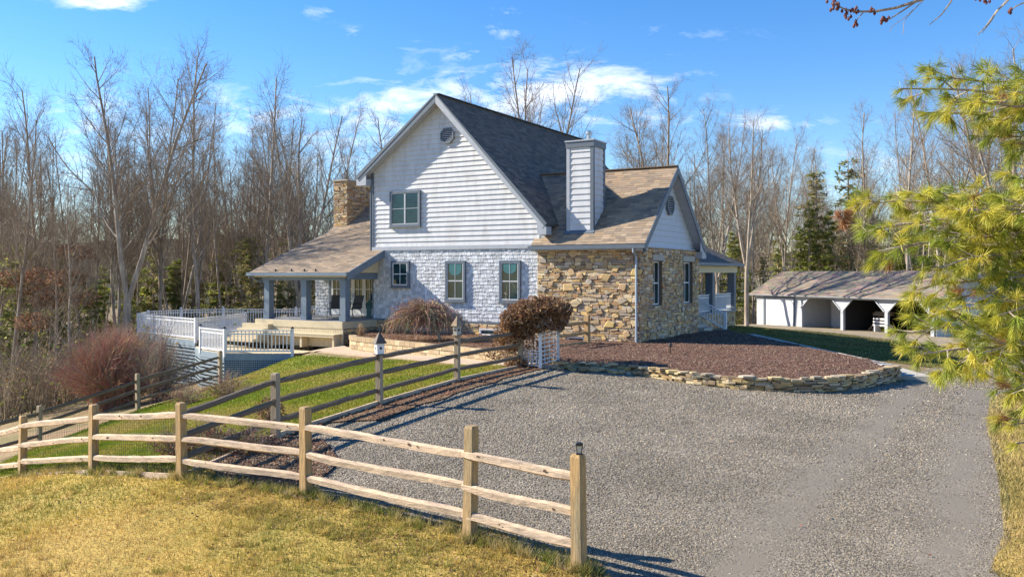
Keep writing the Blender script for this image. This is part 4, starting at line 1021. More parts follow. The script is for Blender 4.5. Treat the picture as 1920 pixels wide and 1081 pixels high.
# stair railing down towards the right
for yy in (10.75,):
    p0 = V3((-1.45, yy, -1.12)); p1 = V3((.05, yy, -1.95))
    mb = MB(); mb.bar(p0, p1, .09, .05); mb.bar(p0 - Z3 * .14, p1 - Z3 * .14, .04, .05); mb.bar(p0 - Z3 * .72, p1 - Z3 * .72, .05, .07)
    mb.box((.0, yy - .06, -2.95), (.12, yy + .06, -1.85)); r = hb(mb, 'stair_railing', M['railwhite'])
    for i in range(11):
        q = p0 + (p1 - p0) * ((i + .5) / 11); mb = MB(); mb.box((q.x - .016, q.y - .016, q.z - .72), (q.x + .016, q.y + .016, q.z)); hb(mb, 'baluster', M['railwhite'], r)
# ================================================================ DECK
def hwv(x, y, z): return V3(hw(x, y, z))
R3 = lambda z: z + 3.0
ZU, ZLW = -2.95, -3.24
dA, dB, dC = (-18.4, 42.0), (-14.05, 37.9), (-13.55, 43.4)
dD, dE, dF, dG = (-19.3, 45.3), (-18.3, 47.2), (-16.3, 48.2), (-12.2, 48.2)
L0, L1, L2 = (-13.25, 36.3), (-11.65, 34.6), (-8.9, 34.6)
def boards(mb, poly, z, d=(1, 0), w=.14, gap=.008, t=.03):
    """deck boards clipped to a polygon, running along d"""
    c, s = d; rot = [(p[0] * c + p[1] * s, -p[0] * s + p[1] * c) for p in poly]
    y = min(p[1] for p in rot); y1 = max(p[1] for p in rot)
    while y < y1:
        q = clip(clip(rot, 1, y, True), 1, y + w - gap, False)
        if len(q) >= 3:
            q = [(a * c - b * s, a * s + b * c) for a, b in q]
            mb.prism([(a, b, R3(z) - t) for a, b in q], (0, 0, t))
        y += w
    return mb
udeck = thing('deck', 'upper wooden deck with rounded corner, pale floor and grey skirt left of the porch', 'deck', (-15.5, 43, 0))
upoly = [dA, dB, (-13.3, 39.2), hw(-17.35, -2.3)[:2], hw(-17.35, 1.9)[:2], hw(-17.5, 6)[:2], dG, dF, dE, dD]
boards(MB(), upoly, ZU, (UX, UY)).build('floor', M['cream'], udeck)
ldeck = thing('deck', 'lower corner deck platform with blue lattice skirt above the lawn', 'deck', (-11, 36, 0))
lpoly = [L0, L1, L2, hw(-12.6, -2.9)[:2], hw(-16.4, -2.9)[:2], (-13.3, 39.2), dB]
boards(MB(), lpoly, ZLW, (UX, UY)).build('floor', M['cream'], ldeck)
def skirt(parent, p, q, ztop, fine=True, mat='deckblue'):
    p = V3((p[0], p[1], R3(ztop))); q = V3((q[0], q[1], R3(ztop))); L = (q - p).length; d = (q - p) / L
    n = V3((d.y, -d.x, 0))
    MB().prism([p, q, q - Z3 * .26, p - Z3 * .26], n * .03).build('fascia', M[mat], parent)
    lo = min(g1(p.x, p.y), g1(q.x, q.y)) - .15
    mb = MB()
    gl = g1(p.x, p.y) - .1; gr = g1(q.x, q.y) - .1
    SP = .085 if fine else .15
    nh = int((R3(ztop) - .27 - lo) / SP)
    for i in range(nh + 1):
        z = R3(ztop) - .32 - i * SP
        a = 0.0; b = 1.0
        if z < gl and z < gr: break
        if z < gl: a = (gl - z) / (gl - gr)
        if z < gr: b = (gl - z) / (gl - gr)
        if b - a < .02: continue
        A = p + d * (L * a); B = p + d * (L * b)
        mb.bar((A.x + n.x * .02, A.y + n.y * .02, z), (B.x + n.x * .02, B.y + n.y * .02, z), .012, .045 if fine else .085)
    k = int(L / (.085 if fine else .9))
    for i in range(k + 1):
        A = p + d * (L * i / k); zb_ = gl + (gr - gl) * i / k
        mb.bar((A.x, A.y, R3(ztop) - .27), (A.x, A.y, min(zb_, R3(ztop) - .3)), .035, .012, up=tuple(n))
    mb.build('lattice_skirt', M[mat], parent)
    mb = MB(); mb.prism([p - n * .10 - Z3 * .26, q - n * .10 - Z3 * .26, V3((q.x, q.y, gr)) - n * .10, V3((p.x, p.y, gl)) - n * .10], -n * .02); mb.build('skirt_gap_shade', M['dark'], parent)  # near-black sheet painting the shade seen between the slats
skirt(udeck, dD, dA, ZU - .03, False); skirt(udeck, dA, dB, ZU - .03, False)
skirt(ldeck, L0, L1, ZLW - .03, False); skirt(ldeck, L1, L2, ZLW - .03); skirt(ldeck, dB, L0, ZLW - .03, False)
def railing(label, p, q, z0, z1=None, posts=(1, 1), n=None, cap=True, h=.95):
    z1 = z0 if z1 is None else z1
    t = thing('deck_railing', label, 'railing', ((p[0] + q[0]) / 2, (p[1] + q[1]) / 2, R3((z0 + z1) / 2)), 0, 'white railings around the decks')
    P = V3((p[0], p[1], R3(z0))); Q = V3((q[0], q[1], R3(z1))); L = (Q - P).length; d = (Q - P).normalized()
    MB().bar(P + Z3 * (h - .03), Q + Z3 * (h - .03), .10, .04).build('top_rail', M['railwhite'], t)
    MB().bar(P + Z3 * (h - .17), Q + Z3 * (h - .17), .04, .05).build('sub_rail', M['railwhite'], t)
    MB().bar(P + Z3 * .09, Q + Z3 * .09, .05, .07).build('bottom_rail', M['railwhite'], t)
    n = n or max(3, int(L / .145))
    base = None
    dd = V3((d.x, d.y, 0)).normalized()
    for i in range(n):
        c = P + (Q - P) * ((i + .5) / n)
        mb = MB(); mb.bar(c + Z3 * .09, c + Z3 * (h - .03), .034, .034, up=tuple(dd)); mb.build('baluster', M['railwhite'], t)
    for (c, f) in ((P, posts[0]), (Q, posts[1])):
        if not f: continue
        mb = MB(); mb.bar(c - Z3 * .15, c + Z3 * (h + .05), .10, .10, up=tuple(dd)); po = mb.build('post', M['railwhite'], t)
        mb = MB(); mb.cone((c.x, c.y, c.z + h + .05), .085, .085, .03, 4); mb.cone((c.x, c.y, c.z + h + .08), .06, .02, .05, 4)
        mb.build('cap', M['blackmetal'] if cap else M['railwhite'], po)
    return t
railing('white railing along the sunny front edge of the upper deck', dA, dB, ZU, posts=(1, 1))
railing('white railing between upper deck and lower platform, nearest the porch steps', dB, dC, ZU, posts=(0, 1))
railing('short white railing at the rounded left corner of the upper deck', dD, dA, ZU, posts=(1, 0))
railing('short white railing at the far left corner of the upper deck', dE, dD, ZU, posts=(0, 0))
railing('white railing bending behind the left part of the upper deck', dF, dE, ZU, posts=(1, 1), cap=False)
railing('long white railing at the back of the upper deck in front of the woods', dG, dF, ZU, posts=(1, 0), cap=False)
railing('narrow white railing on the left side of the lower deck platform', L0, L1, ZLW, posts=(1, 1))
railing('white railing facing the lawn on the lower deck platform', L1, L2, ZLW, posts=(0, 1))
g0 = hw(-17.6, 7.4); railing('sloping railing rising behind the front porch to the back of the left wing', dG, g0[:2], ZU, -2.0, posts=(0, 1), cap=False)
# bench in front of the porch
bp = hw(-13.8, -2.6, -3.1)
bench = thing('bench', 'long cream painted wooden bench against the front of the porch', 'bench', bp, HROT)
def hbw(mb, name, mat, parent): # house coordinates to world, then to parent
    mb.v = [hw(v[0], v[1], v[2]) for v in mb.v]; return mb.build(name, mat, parent)
mb = MB()
for i in range(4): mb.box((-16.1, -2.84 + i * .125, -2.57), (-12.28, -2.84 + i * .125 + .115, -2.525))
hbw(mb, 'seat', M['cream'], bench)
mb = MB(); mb.box((-16.0, -2.82, -2.66), (-12.34, -2.785, -2.575)); hbw(mb, 'apron', M['cream'], bench)
for x in (-15.9, -14.2, -12.40):
    mb = MB(); mb.box((x - .05, -2.77, -3.12), (x + .05, -2.40, -2.575)); hbw(mb, 'leg', M['cream'], bench)
# stacked firewood / planter shadows are left to real light; patio slab and path
patio = [hw(-12.3, -2.3)[:2], hw(-12.6, -2.9)[:2], L2, (-7.4, 33.2), (-5.6, 31.3), (-3.6, 29.1), (-1.4, 26.5), (-.1, 25.0), (.9, 25.3), (.1, 26.3), (-.9, 27.4), (-3.3, 30.3), (-5.9, 33.1), (-6.6, 34.0)]
def patz(X, Y): return gz(X, Y) + .055
sheet('path', patio, 0, M['paver'], .5, zf=patz, skirt=.12)
# block retaining wall of the terrace bed
RW = [(-6.45, 33.9), (-6.25, 33.0), (-5.4, 32.0), (-3.9, 30.5), (-2.4, 28.9), (-1.1, 27.5), (0.0, 26.3), (.7, 25.9)]
rwall = thing('retaining_wall', 'low tan concrete block retaining wall in front of the shingled house', 'wall', (-3, 29.7, g1(-3, 29.7)))
mb = MB(); rr = random.Random(3)
BLK = [(.48, .36, .21), (.42, .31, .18), (.53, .41, .26), (.38, .28, .17)]
ZT = R3(-2.44)
def along(pl, step):
    out = []; rem = 0
    for a, b in zip(pl[:-1], pl[1:]):
        L = math.hypot(b[0] - a[0], b[1] - a[1]); t = rem
        while t < L: out.append((a[0] + (b[0] - a[0]) * t / L, a[1] + (b[1] - a[1]) * t / L)); t += step
        rem = t - L
    return out
for row in range(4):
    pts = along(RW, .30)
    if row % 2: pts = [((a[0] + b[0]) / 2, (a[1] + b[1]) / 2) for a, b in zip(pts[:-1], pts[1:])]
    z1_ = ZT - row * .16; cap = row == 0
    for a, b in zip(pts[:-1], pts[1:]):
        d = V3((b[0] - a[0], b[1] - a[1], 0)); L = d.length; d.normalize(); n = V3((d.y, -d.x, 0)); 
        if n.y > 0: n = -n
        c = V3((a[0], a[1], 0)); f = .03 if cap else rr.uniform(-.006, .012); s = rr.uniform(.85, 1.15); cc = tuple(v * s for v in rr.choice(BLK))
        e = .006
        q = [c + d * e + n * f, c + d * (L - e) + n * f, c + d * (L - e) - n * .25, c + d * e - n * .25]
        mb.prism([v + Z3 * (z1_ - .155) for v in q], (0, 0, .148 if not cap else .155), col=cc)
mb.build('blocks', M['block'], rwall)
# terrace bed
tb = [(p[0] + .12, p[1] + .12) for p in RW] + [hw(-4.3, -.1)[:2], hw(-12.4, -.1)[:2]]
def tbz(X, Y): return R3(-2.50) + 0 * X + np.array([.05 * mnoise.noise(Vector((x * 1.5, y * 1.5, 0))) for x, y in zip(X, Y)])
sheet('terrace_bed', tb, 0, M['litterbed'], .4, zf=tbz)
X, Y = rand_in(tb, 9000); leaves('bed_leaves', 'brown fallen leaves in the terrace bed behind the block wall', X, Y, .02, .045, RED, .02, zf=tbz)

# ================================================================ RIGHT MULCH BED
ZB = -2.57
topline = [(1052, 684), (1090, 682), (1180, 689), (1300, 703), (1420, 711), (1500, 713), (1560, 711), (1620, 704), (1665, 694), (1690, 688)]
BW = []
for px, py in topline:
    Yv = (-ZB) * 1600 / (py - 512); BW.append((at(px, Yv), Yv))
bend = BW[-1]
bedpoly = BW + [hw(.9, 8.2)[:2], hw(.1, 6.8)[:2], hw(.05, -.05)[:2], hw(-4.2, -.1)[:2], (1.2, 26.0)]
def bedz(X, Y):
    d = np.clip(dist_line(X, Y, BW), 0, 1.5)
    return R3(ZB - .05) + .05 * d + np.array([.05 * mnoise.noise(Vector((x * .7, y * .7, 0))) + .03 * mnoise.noise(Vector((x * 3, y * 3, 0))) for x, y in zip(X, Y)])
sheet('mulch_bed', bedpoly, 0, M['mulch'], .3, zf=bedz)
X, Y = rand_in(bedpoly, 80000); n = len(X); s = rng.uniform(.008, .021, n)
S = np.stack([s * 1.8, s * .55, s * .25], 1); P = np.stack([X, Y, bedz(X, Y) + .012], 1)
R = euler_mats(rng.uniform(0, 6.28, n), rng.normal(0, .35, n), rng.normal(0, .35, n))
pal = np.array([(.15, .078, .05), (.21, .115, .08), (.10, .055, .038), (.28, .18, .125), (.16, .08, .055), (.36, .26, .19)])
o = scatter('mulch_chips', P, tv8, tf8, S, R, M['chips'], pal[rng.integers(0, 6, n)] * rng.uniform(.7, 1.2, (n, 1)))
tag(o, 'reddish brown bark mulch filling the raised bed beside the stone wing', 'mulch', kind='stuff')
drywall = thing('dry_stone_wall', 'low curved dry stone wall of stacked flat yellowish stones around the mulch bed', 'wall', (BW[5][0], BW[5][1], g1(*BW[5])))
mb = MB(); rr = random.Random(9)
SW = [(.42, .31, .14), (.36, .25, .12), (.48, .38, .20), (.28, .20, .12), (.33, .28, .20), (.50, .40, .24), (.24, .17, .10), (.40, .33, .24)]
rng_i = 0
for row in range(8):
    pts = along(BW, .05)
    i = rr.randint(0, 2)
    z1_ = R3(ZB) - row * .058 + .02
    while i < len(pts) - 3:
        k = rr.randint(3, 9); j = min(i + k, len(pts) - 1); a, b = pts[i], pts[j]
        gzv = g1((a[0] + b[0]) / 2, (a[1] + b[1]) / 2)
        d = V3((b[0] - a[0], b[1] - a[1], 0)); L = d.length
        if L < .05: i = j; continue
        d.normalize(); n = V3((d.y, -d.x, 0))
        if n.y > 0 and a[0] < bend[0] - .3: n = -n
        if z1_ > gzv - .03:
            zt = z1_ + rr.uniform(-.01, .012); h = rr.uniform(.04, .062); f = rr.uniform(-.04, .05) + row * .006
            tlt = rr.uniform(-.012, .012); s = rr.uniform(.7, 1.2); cc = tuple(v * s for v in rr.choice(SW)); e = rr.uniform(.003, .012)
            A = V3((a[0], a[1], 0)); B = V3((b[0], b[1], 0)); m = (A + B) / 2
            q = [A + d * e + n * f, m + n * (f + rr.uniform(0, .03)), B - d * e + n * (f + rr.uniform(-.02, .02)), B - d * e - n * .22, A + d * e - n * .22]
            vs = [v + Z3 * (zt - h + rr.uniform(-.004, .004)) for v in q] + [v * 1 + Z3 * (zt + tlt * (1 if ii < 2 else -1)) for ii, v in enumerate(q)]
            mb.add(vs, [(4, 3, 2, 1, 0), (5, 6, 7, 8, 9)] + [(ii, (ii + 1) % 5, 5 + (ii + 1) % 5, 5 + ii) for ii in range(5)], cc)
        i = j
# loose capping stones
for (x, y) in along(BW, .34):
    if rr.random() < .75:
        r = rr.uniform(.10, .22); n = 6; ph = rr.uniform(0, 6); s = rr.uniform(.8, 1.3); cc = tuple(v * s for v in rr.choice(SW))
        z = R3(ZB) + rr.uniform(.02, .045)
        q = [(x + r * rr.uniform(.8, 1.1) * math.cos(ph + k * 1.047), y + .05 + r * .8 * rr.uniform(.8, 1.1) * math.sin(ph + k * 1.047), z) for k in range(n)]
        mb.prism(q, (rr.uniform(-.01, .01), 0, rr.uniform(.03, .055)), col=cc)
# rubble end by the arbor
for _ in range(60):
    t = rr.random(); a = BW[0]; b = BW[2]; x = a[0] + (b[0] - a[0]) * t + rr.gauss(0, .15); y = a[1] + (b[1] - a[1]) * t + rr.gauss(-.05, .18)
    r = rr.uniform(.06, .17); n = 5; ph = rr.uniform(0, 6); s = rr.uniform(.8, 1.2); cc = tuple(v * s for v in rr.choice(SW)); z = g1(x, y) + rr.uniform(0, .08)
    mb.prism([(x + r * math.cos(ph + k * 1.257), y + r * .8 * math.sin(ph + k * 1.257), z) for k in range(n)], (rr.uniform(-.03, .03), rr.uniform(-.03, .03), rr.uniform(.04, .09)), col=cc)
mb.build('stones', M['stone'], drywall)
# front walk along the back of the bed
wk0 = hw(1.2, 8.6)[:2]; wd = V3((bend[0] - wk0[0], bend[1] - wk0[1], 0)).normalized(); wn_ = V3((-wd.y, wd.x, 0))
walk = [wk0, (bend[0] - wd.x * .1, bend[1] - wd.y * .1), (bend[0] + wn_.x * .8 + wd.x * .3, bend[1] + wn_.y * .8 + wd.y * .3), (wk0[0] + wn_.x * .8, wk0[1] + wn_.y * .8)]
if walk[3][1] < wk0[1]: pass
def walkz(X, Y): return np.maximum(R3(-2.72) - .1 * np.clip(1 - np.hypot(X - bend[0], Y - bend[1]) / 3, 0, 1), gz(X, Y) + .05)
sheet('front_walk', walk, 0, M['concrete'], .8, zf=walkz, skirt=.25)
mb = MB()
for k in range(5):
    rr_ = random.Random(k + 40); c = V3((bend[0], bend[1], R3(-2.62))) - wd * (.3 + .42 * k) - wn_ * .12
    q = [c + V3((math.cos(t * 1.047 + k), math.sin(t * 1.047 + k) * .8, 0)) * rr_.uniform(.18, .26) for t in range(6)]
    mb.prism(q, (0, 0, .06), col=(.36, .35, .34))
fs = mb.build('flagstones', M['stone']); tag(fs, 'flat grey flagstones at the pointed tip of the mulch bed', 'flagstones')
# small black path light in the bed
pl = thing('path_light', 'small black path light standing in the mulch beside the stone wing', 'path light', (at(1257, 27.0), 27.0, R3(-2.6)))
x, y, z = pl.location; MB().tube([(x, y, z), (x, y, z + .33)], .012, 6).build('stake', M['blackmetal'], pl); mb = MB(); mb.cone((x, y, z + .33), .09, .02, .07, 10); mb.cone((x, y, z + .26), .035, .04, .07, 8); mb.build('lamp_head', M['blackmetal'], pl)

# ================================================================ SPLIT RAIL FENCES
def post_mesh(mb, x, y, zb, zt, w=.12, rot=0.0, lean=(0, 0)):
    c, s = math.cos(rot), math.sin(rot); h = w / 2
    def ring(z, k, q): return [(x + lean[0] * (z - zb) + (a * c - b * s) * q, y + lean[1] * (z - zb) + (a * s + b * c) * q, z) for a, b in ((-h, -h), (h, -h), (h, h), (-h, h))]
    r0 = ring(zb - .3, 0, 1.02); r1 = ring(zt - .03, 0, .97); r2 = ring(zt, 0, .80)
    return mb.add(r0 + r1 + r2, [(3, 2, 1, 0), (8, 9, 10, 11)] + [(i, (i + 1) % 4, 4 + (i + 1) % 4, 4 + i) for i in range(4)] + [(4 + i, 4 + (i + 1) % 4, 8 + (i + 1) % 4, 8 + i) for i in range(4)])
def split_rail(mb, p, q, seed, th=.058, knots=None):
    """a hewn rail: lumpy wedge section that thins at both ends, sags and wanders"""
    rr = random.Random(seed); p, q = V3(p), V3(q); d = (q - p); L = d.length; d.normalize(); s = d.cross(Z3).normalized(); u = s.cross(d)
    n = 15; a0 = rr.uniform(-.25, .25); rings = []
    ph = rr.uniform(0, 6); amp = rr.uniform(.003, .012)
    for i in range(n):
        t = i / (n - 1); e = min(t, 1 - t) * 2; k = min(1, .62 + e * 1.8)
        c = p + (q - p) * t + u * (math.sin(t * 5 + ph) * amp * min(1, e * 3) + rr.uniform(-.003, .003)) + s * (math.sin(t * 4 + ph * 2) * amp)
        prof = [(-1.0, -.75), (.15, -1.05), (.95, -.55), (.85, .62), (-.15, 1.0), (-.95, .55)]
        rings.append([c + (s * (math.cos(a0) * a - math.sin(a0) * b) * .85 + u * (math.sin(a0) * a + math.cos(a0) * b)) * th * k * rr.uniform(.93, 1.07) for a, b in prof])
    m = 6; vs = [v for r in rings for v in r]
    fs = [tuple(range(m - 1, -1, -1)), tuple((n - 1) * m + k for k in range(m))]
    for i in range(n - 1):
        for k in range(m): fs.append((i * m + k, i * m + (k + 1) % m, (i + 1) * m + (k + 1) % m, (i + 1) * m + k))
    mb.add(vs, fs)
    if knots is not None:
        for _ in range(rr.randint(1, 3)):
            t = rr.uniform(.1, .9); c = p + (q - p) * t + u * rr.uniform(-.02, .025) - s * 0
            side = 1 if (s.dot(V3((0, -1, 0))) > 0) else -1
            c = c + s * side * th * .80; w = rr.uniform(.010, .02)
            mb2 = knots; mb2.add([c + (d * math.cos(k * 1.047) * w * 1.5 + u * math.sin(k * 1.047) * w + s * side * .006) for k in range(6)], [tuple(range(6))])
    return mb
def fence(name, label, pts, hpost, rails, pm, rm, group, seed=0, w=.12, ext=None, knots=True, th=.052, lastrails=True):
    """pts (x,y,zbase above world,hpost override)"""
    x0, y0 = pts[0][0], pts[0][1]
    t = thing(name, label, 'fence', (pts[len(pts) // 2][0], pts[len(pts) // 2][1], pts[len(pts) // 2][2]), 0, group)
    for i, p in enumerate(pts):
        h = p[3] if len(p) > 3 and p[3] else hpost
        if h < 0: continue
        a = pts[max(i - 1, 0)]; b = pts[min(i + 1, len(pts) - 1)]; rot = math.atan2(b[1] - a[1], b[0] - a[0])
        r_ = random.Random(seed + i)
        post_mesh(MB(), p[0], p[1], p[2], p[2] + h, w, rot, (r_.uniform(-.015, .015), r_.uniform(-.015, .015))).build('post', M[pm], t)
    for i in range(len(pts) - 1):
        a, b = pts[i], pts[i + 1]
        d = V3((b[0] - a[0], b[1] - a[1], 0)).normalized(); nrm = V3((d.y, -d.x, 0))
        for k, (r) in enumerate(rails):
            r_ = random.Random(seed * 31 + i * 7 + k); kn = MB() if knots else None
            pa = V3((a[0], a[1], a[2] + r + r_.uniform(-.015, .015))) - d * (.09 if i else .03) + nrm * .02; pb = V3((b[0], b[1], b[2] + r + r_.uniform(-.015, .015))) + d * (.09 if i < len(pts) - 2 else .03) - nrm * .02
            o = split_rail(MB(), pa, pb, seed * 100 + i * 10 + k, th=th, knots=kn).build('rail', M[rm], t)
            if kn and kn.v: kn.build('knot', M['knot'], o)
    return t
def fp(px, py, Y, top): 
    z = zat(py, Y); return (at(px, Y), Y, z, zat(top, Y) - z)
front_pts = [fp(1086, 1074, 8.72, 851), fp(881, 1014, 9.62, 798), fp(573.5, 936, 11.5, 762), fp(341, 899, 12.8, 754), fp(175, 890, 14.3, 758), fp(42, 896, 16.1, 779), (-11.4, 18.5, zat(905, 18.5), 1.2), (-13.8, 20.4, R3(-4.9), 1.2)]
ff = fence('split_rail_fence', 'near split rail fence with sunlit pale rails across the foreground lawn', front_pts, 1.2, (.30, .62, .97), 'post', 'rail', 'wooden split rail fences', seed=1)
mid_pts = [(front_pts[3][0], front_pts[3][1] + .02, front_pts[3][2], -1), fp(517, 822, 14.9, 699), fp(711.5, 759, 17.8, 664), fp(857, 716, 21.0, 628), fp(976, 690, 24.2, 622)]
mf = fence('split_rail_fence', 'middle split rail fence of dark weathered rails from the birdhouses down to the corner', mid_pts, 1.2, (.32, .66, 1.0), 'postgrey', 'railgrey', 'wooden split rail fences', seed=2, knots=False)
back_pts = [fp(413, 722, 30.8, 657), fp(258.5, 770, 28.6, 700), fp(73.5, 838, 25.6, 760), (at(-70, 23.6), 23.6, zat(880, 23.6), 1.25), (-17.2, 21.8, R3(-5.9), 1.25)]
bf = fence('split_rail_fence', 'back split rail fence climbing towards the lattice below the deck', back_pts, 1.25, (.36, .70, 1.02), 'postgrey', 'railgrey', 'wooden split rail fences', seed=3, knots=False)
sp = hw(-2.35, -.55); sp0 = (1.55, 25.6)
sf = fence('split_rail_fence', 'short yellowish split rail fence stub between the arbor and the stone wall', [(at(1042, 29.2), 29.2, R3(-2.62), -1), fp(1101, 646, 31.0, 590)], 1.2, (.08, .45, .82), 'post', 'post', 'wooden split rail fences', seed=4, knots=False, w=.17, th=.066)
# wooden edging boards and wire netting on the near fence
mb = MB()
for a, b in zip(front_pts[3:6], front_pts[4:7]):
    mb.bar((a[0] - .05, a[1], a[2] + .02), (b[0] + .05, b[1], b[2] + .02), .05, .14)
mb.build('edging_board', M['rail'], ff)
mb = MB()
for a, b in zip(mid_pts[:4], mid_pts[1:5]):
    mb.bar((a[0] + .03, a[1] + .1, a[2] + .04), (b[0] + .03, b[1] + .1, b[2] + .04), .05, .12)
mb.build('edging_board', M['rail'], mf)
def netting(a, b, h, back, parent, nx=44, nz=9, hz=.06):
    mb = MB(); A = V3(a[:3]) + back; B = V3(b[:3]) + back
    for i in range(nx + 1):
        p = A + (B - A) * (i / nx); mb.tube([p + Z3 * hz, p + Z3 * h], .0022, 3, cap=False)
    for k in range(nz + 1):
        z = hz + (h - hz) * k / nz; mb.tube([A + Z3 * z, B + Z3 * z], .0022, 3, cap=False)
    mb.build('wire_netting', M['wire'], parent)
netting(front_pts[3], front_pts[2], .72, V3((.02, .08, 0)), ff, 48, 10); netting(front_pts[4], front_pts[3], .95, V3((.02, .08, 0)), ff, 40, 10); netting(front_pts[5], front_pts[4], .95, V3((.02, .08, 0)), ff, 40, 10)
netting(back_pts[1], back_pts[2], .95, V3((0, .06, 0)), bf, 40, 9)
# solar lamp on the gate post
px_, py_, pz_ = front_pts[0][:3]; ptop = pz_ + front_pts[0][3]
lamp = thing('post_lamp', 'small black solar lamp on top of the nearest fence post', 'lamp', (px_, py_, ptop))
mb = MB(); mb.cone((px_, py_, ptop), .045, .045, .012, 4); mb.cone((px_, py_, ptop + .09), .045, .055, .018, 4); mb.cone((px_, py_, ptop + .108), .055, .03, .014, 4); mb.build('cap', M['blackmetal'], lamp)
mb = MB()
for k in range(4):
    a = math.pi / 4 + k * math.pi / 2; mb.tube([(px_ + .03 * math.cos(a), py_ + .03 * math.sin(a), ptop + .01), (px_ + .045 * math.cos(a), py_ + .045 * math.sin(a), ptop + .095)], .004, 4)
mb.build('frame', M['blackmetal'], lamp)
mb = MB(); mb.cone((px_, py_, ptop + .012), .024, .036, .078, 4); mb.build('glass', material('lamp_glass', (.5, .5, .48), .15, spec=.6), lamp)
# birdhouses
def birdhouse(p, label, wall, roof, s=1.0, hexa=False):
    x, y, zt = p[0], p[1], p[2] + p[3] - .005
    t = thing('birdhouse', label, 'birdhouse', (x, y, zt))
    n = 6 if hexa else 4; rot = 0 if hexa else .5
    mb = MB(); mb.cone((x, y, zt), .145 * s, .145 * s, .02, n, rot=rot); mb.build('base', M[roof], t)
    mb = MB(); mb.cone((x, y, zt + .02), .105 * s, .12 * s, .22 * s, n, rot=rot); mb.build('body', M[wall], t)
    mb = MB(); mb.cone((x, y, zt + .02 + .22 * s), .175 * s, .01, .23 * s, n, rot=rot); mb.build('roof', M[roof], t)
    mb = MB(); mb.tube([(x, y, zt + .44 * s), (x, y, zt + .52 * s)], [.014, .003], 5); mb.build('finial', M[roof], t)
    for k in range(n):
        a = 2 * math.pi * (k + 1) / n + rot
        if math.sin(a) > .5: continue
        r = .115 * s * math.cos(math.pi / n) + .004; c = V3((x + r * math.cos(a), y + r * math.sin(a), zt + .14 * s)); tg = V3((-math.sin(a), math.cos(a), 0))
        mb = MB(); mb.add([c + tg * math.cos(j * .785) * .028 * s + Z3 * math.sin(j * .785) * .028 * s for j in range(8)], [tuple(range(8))]); mb.build('hole', M['dark'], t)
birdhouse(mid_pts[2], 'white birdhouse with pointed dark roof on the fence post nearer the camera', 'white', 'copper', 1.0)
birdhouse(mid_pts[3], 'weathered tan birdhouse with pointed roof on the fence post by the weeping maple', 'concrete', 'ladderwood', 1.0, True)

# ================================================================ ARBOR
ax0 = at(975, 24.3); A1 = (at(1013, 23.9), 23.9); A2 = (at(1046, 25.2), 25.2); A0 = (at(976, 24.4), 24.4); A3 = (at(1012, 25.8), 25.8)
zg_ = g1(*A1)
arb = thing('arbor', 'white wooden garden arbor with lattice sides under dead vines', 'arbor', ((A1[0] + A2[0]) / 2, 24.8, zg_))
TOPZ = zg_ + 1.42
for (x, y) in (A0, A1, A2, A3):
    mb = MB(); mb.box((x - .045, y - .045, g1(x, y) - .05), (x + .045, y + .045, TOPZ)); mb.build('post', M['railwhite'], arb)
def lattice(a, b, z0, z1, nx, nz):
    a = V3((a[0], a[1], 0)); b = V3((b[0], b[1], 0)); mb = MB()
    for i in range(1, nx): p = a + (b - a) * (i / nx); mb.bar(p + Z3 * z0, p + Z3 * z1, .028, .012, up=tuple((b - a).normalized()))
    for k in range(nz + 1): z = z0 + (z1 - z0) * k / nz; mb.bar(a + Z3 * z, b + Z3 * z, .012, .028)
    mb.build('lattice', M['railwhite'], arb)
lattice(A1, A2, zg_ + .15, TOPZ - .1, 4, 10); lattice(A0, A1, zg_ + .1, TOPZ - .9, 5, 5); lattice(A0, A3, zg_ + .1, TOPZ - .1, 4, 10)
mb = MB(); mb.bar((A0[0] - .3, A0[1] - .1, TOPZ), (A1[0] + .3, A1[1] - .1, TOPZ), .04, .10); mb.bar((A3[0] - .3, A3[1], TOPZ), (A2[0] + .3, A2[1], TOPZ), .04, .10); mb.build('top_beam', M['railwhite'], arb)
mb = MB(); mb.box((A1[0] - .05, 24.0, zg_ - .02), (A2[0] + .2, 24.6, zg_ + .07)); so = mb.build('threshold_step', M['paver'], arb)
def leafcloud(name, label, cat, centers, nper, size, pal, mat, seed, parent=None, flat=.9, shape=(1, 1, 1)):
    r = np.random.default_rng(seed); Ps = []
    for (cx, cy, cz, rx, ry, rz, wgt) in centers:
        n = int(nper * wgt); u = r.normal(size=(n, 3)); u /= np.linalg.norm(u, axis=1)[:, None]
        q = r.uniform(.25, 1, n) ** .45
        lump = np.array([1 + .36 * mnoise.noise(Vector(tuple(v * 2.2)) + Vector((seed, cx, cz))) for v in u])
        Ps.append(np.array([cx, cy, cz]) + u * (q * lump)[:, None] * np.array([rx, ry, rz]))
    P = np.concatenate(Ps); n = len(P); s = r.uniform(size[0], size[1], n)
    S = np.stack([s, s, s], 1); R = euler_mats(r.uniform(0, 6.28, n), r.normal(0, flat, n), r.normal(0, flat, n))
    pal = np.array(pal); c = pal[r.integers(0, len(pal), n)] * r.uniform(.65, 1.35, (n, 1))
    return scatter(name, P, tl, tlf, S, R, M[mat], c, parent)
VINE = [(.27, .13, .07), (.34, .18, .09), (.17, .085, .05), (.32, .19, .08), (.42, .27, .12), (.11, .055, .035), (.24, .12, .07)]
vt = thing('vine', 'mound of dead red brown vine piled over the white arbor', 'vine', (.7, 24.6, zg_))
mx_ = lambda px, py, Y: (at(px, Y), Y, zat(py, Y))
cents = []
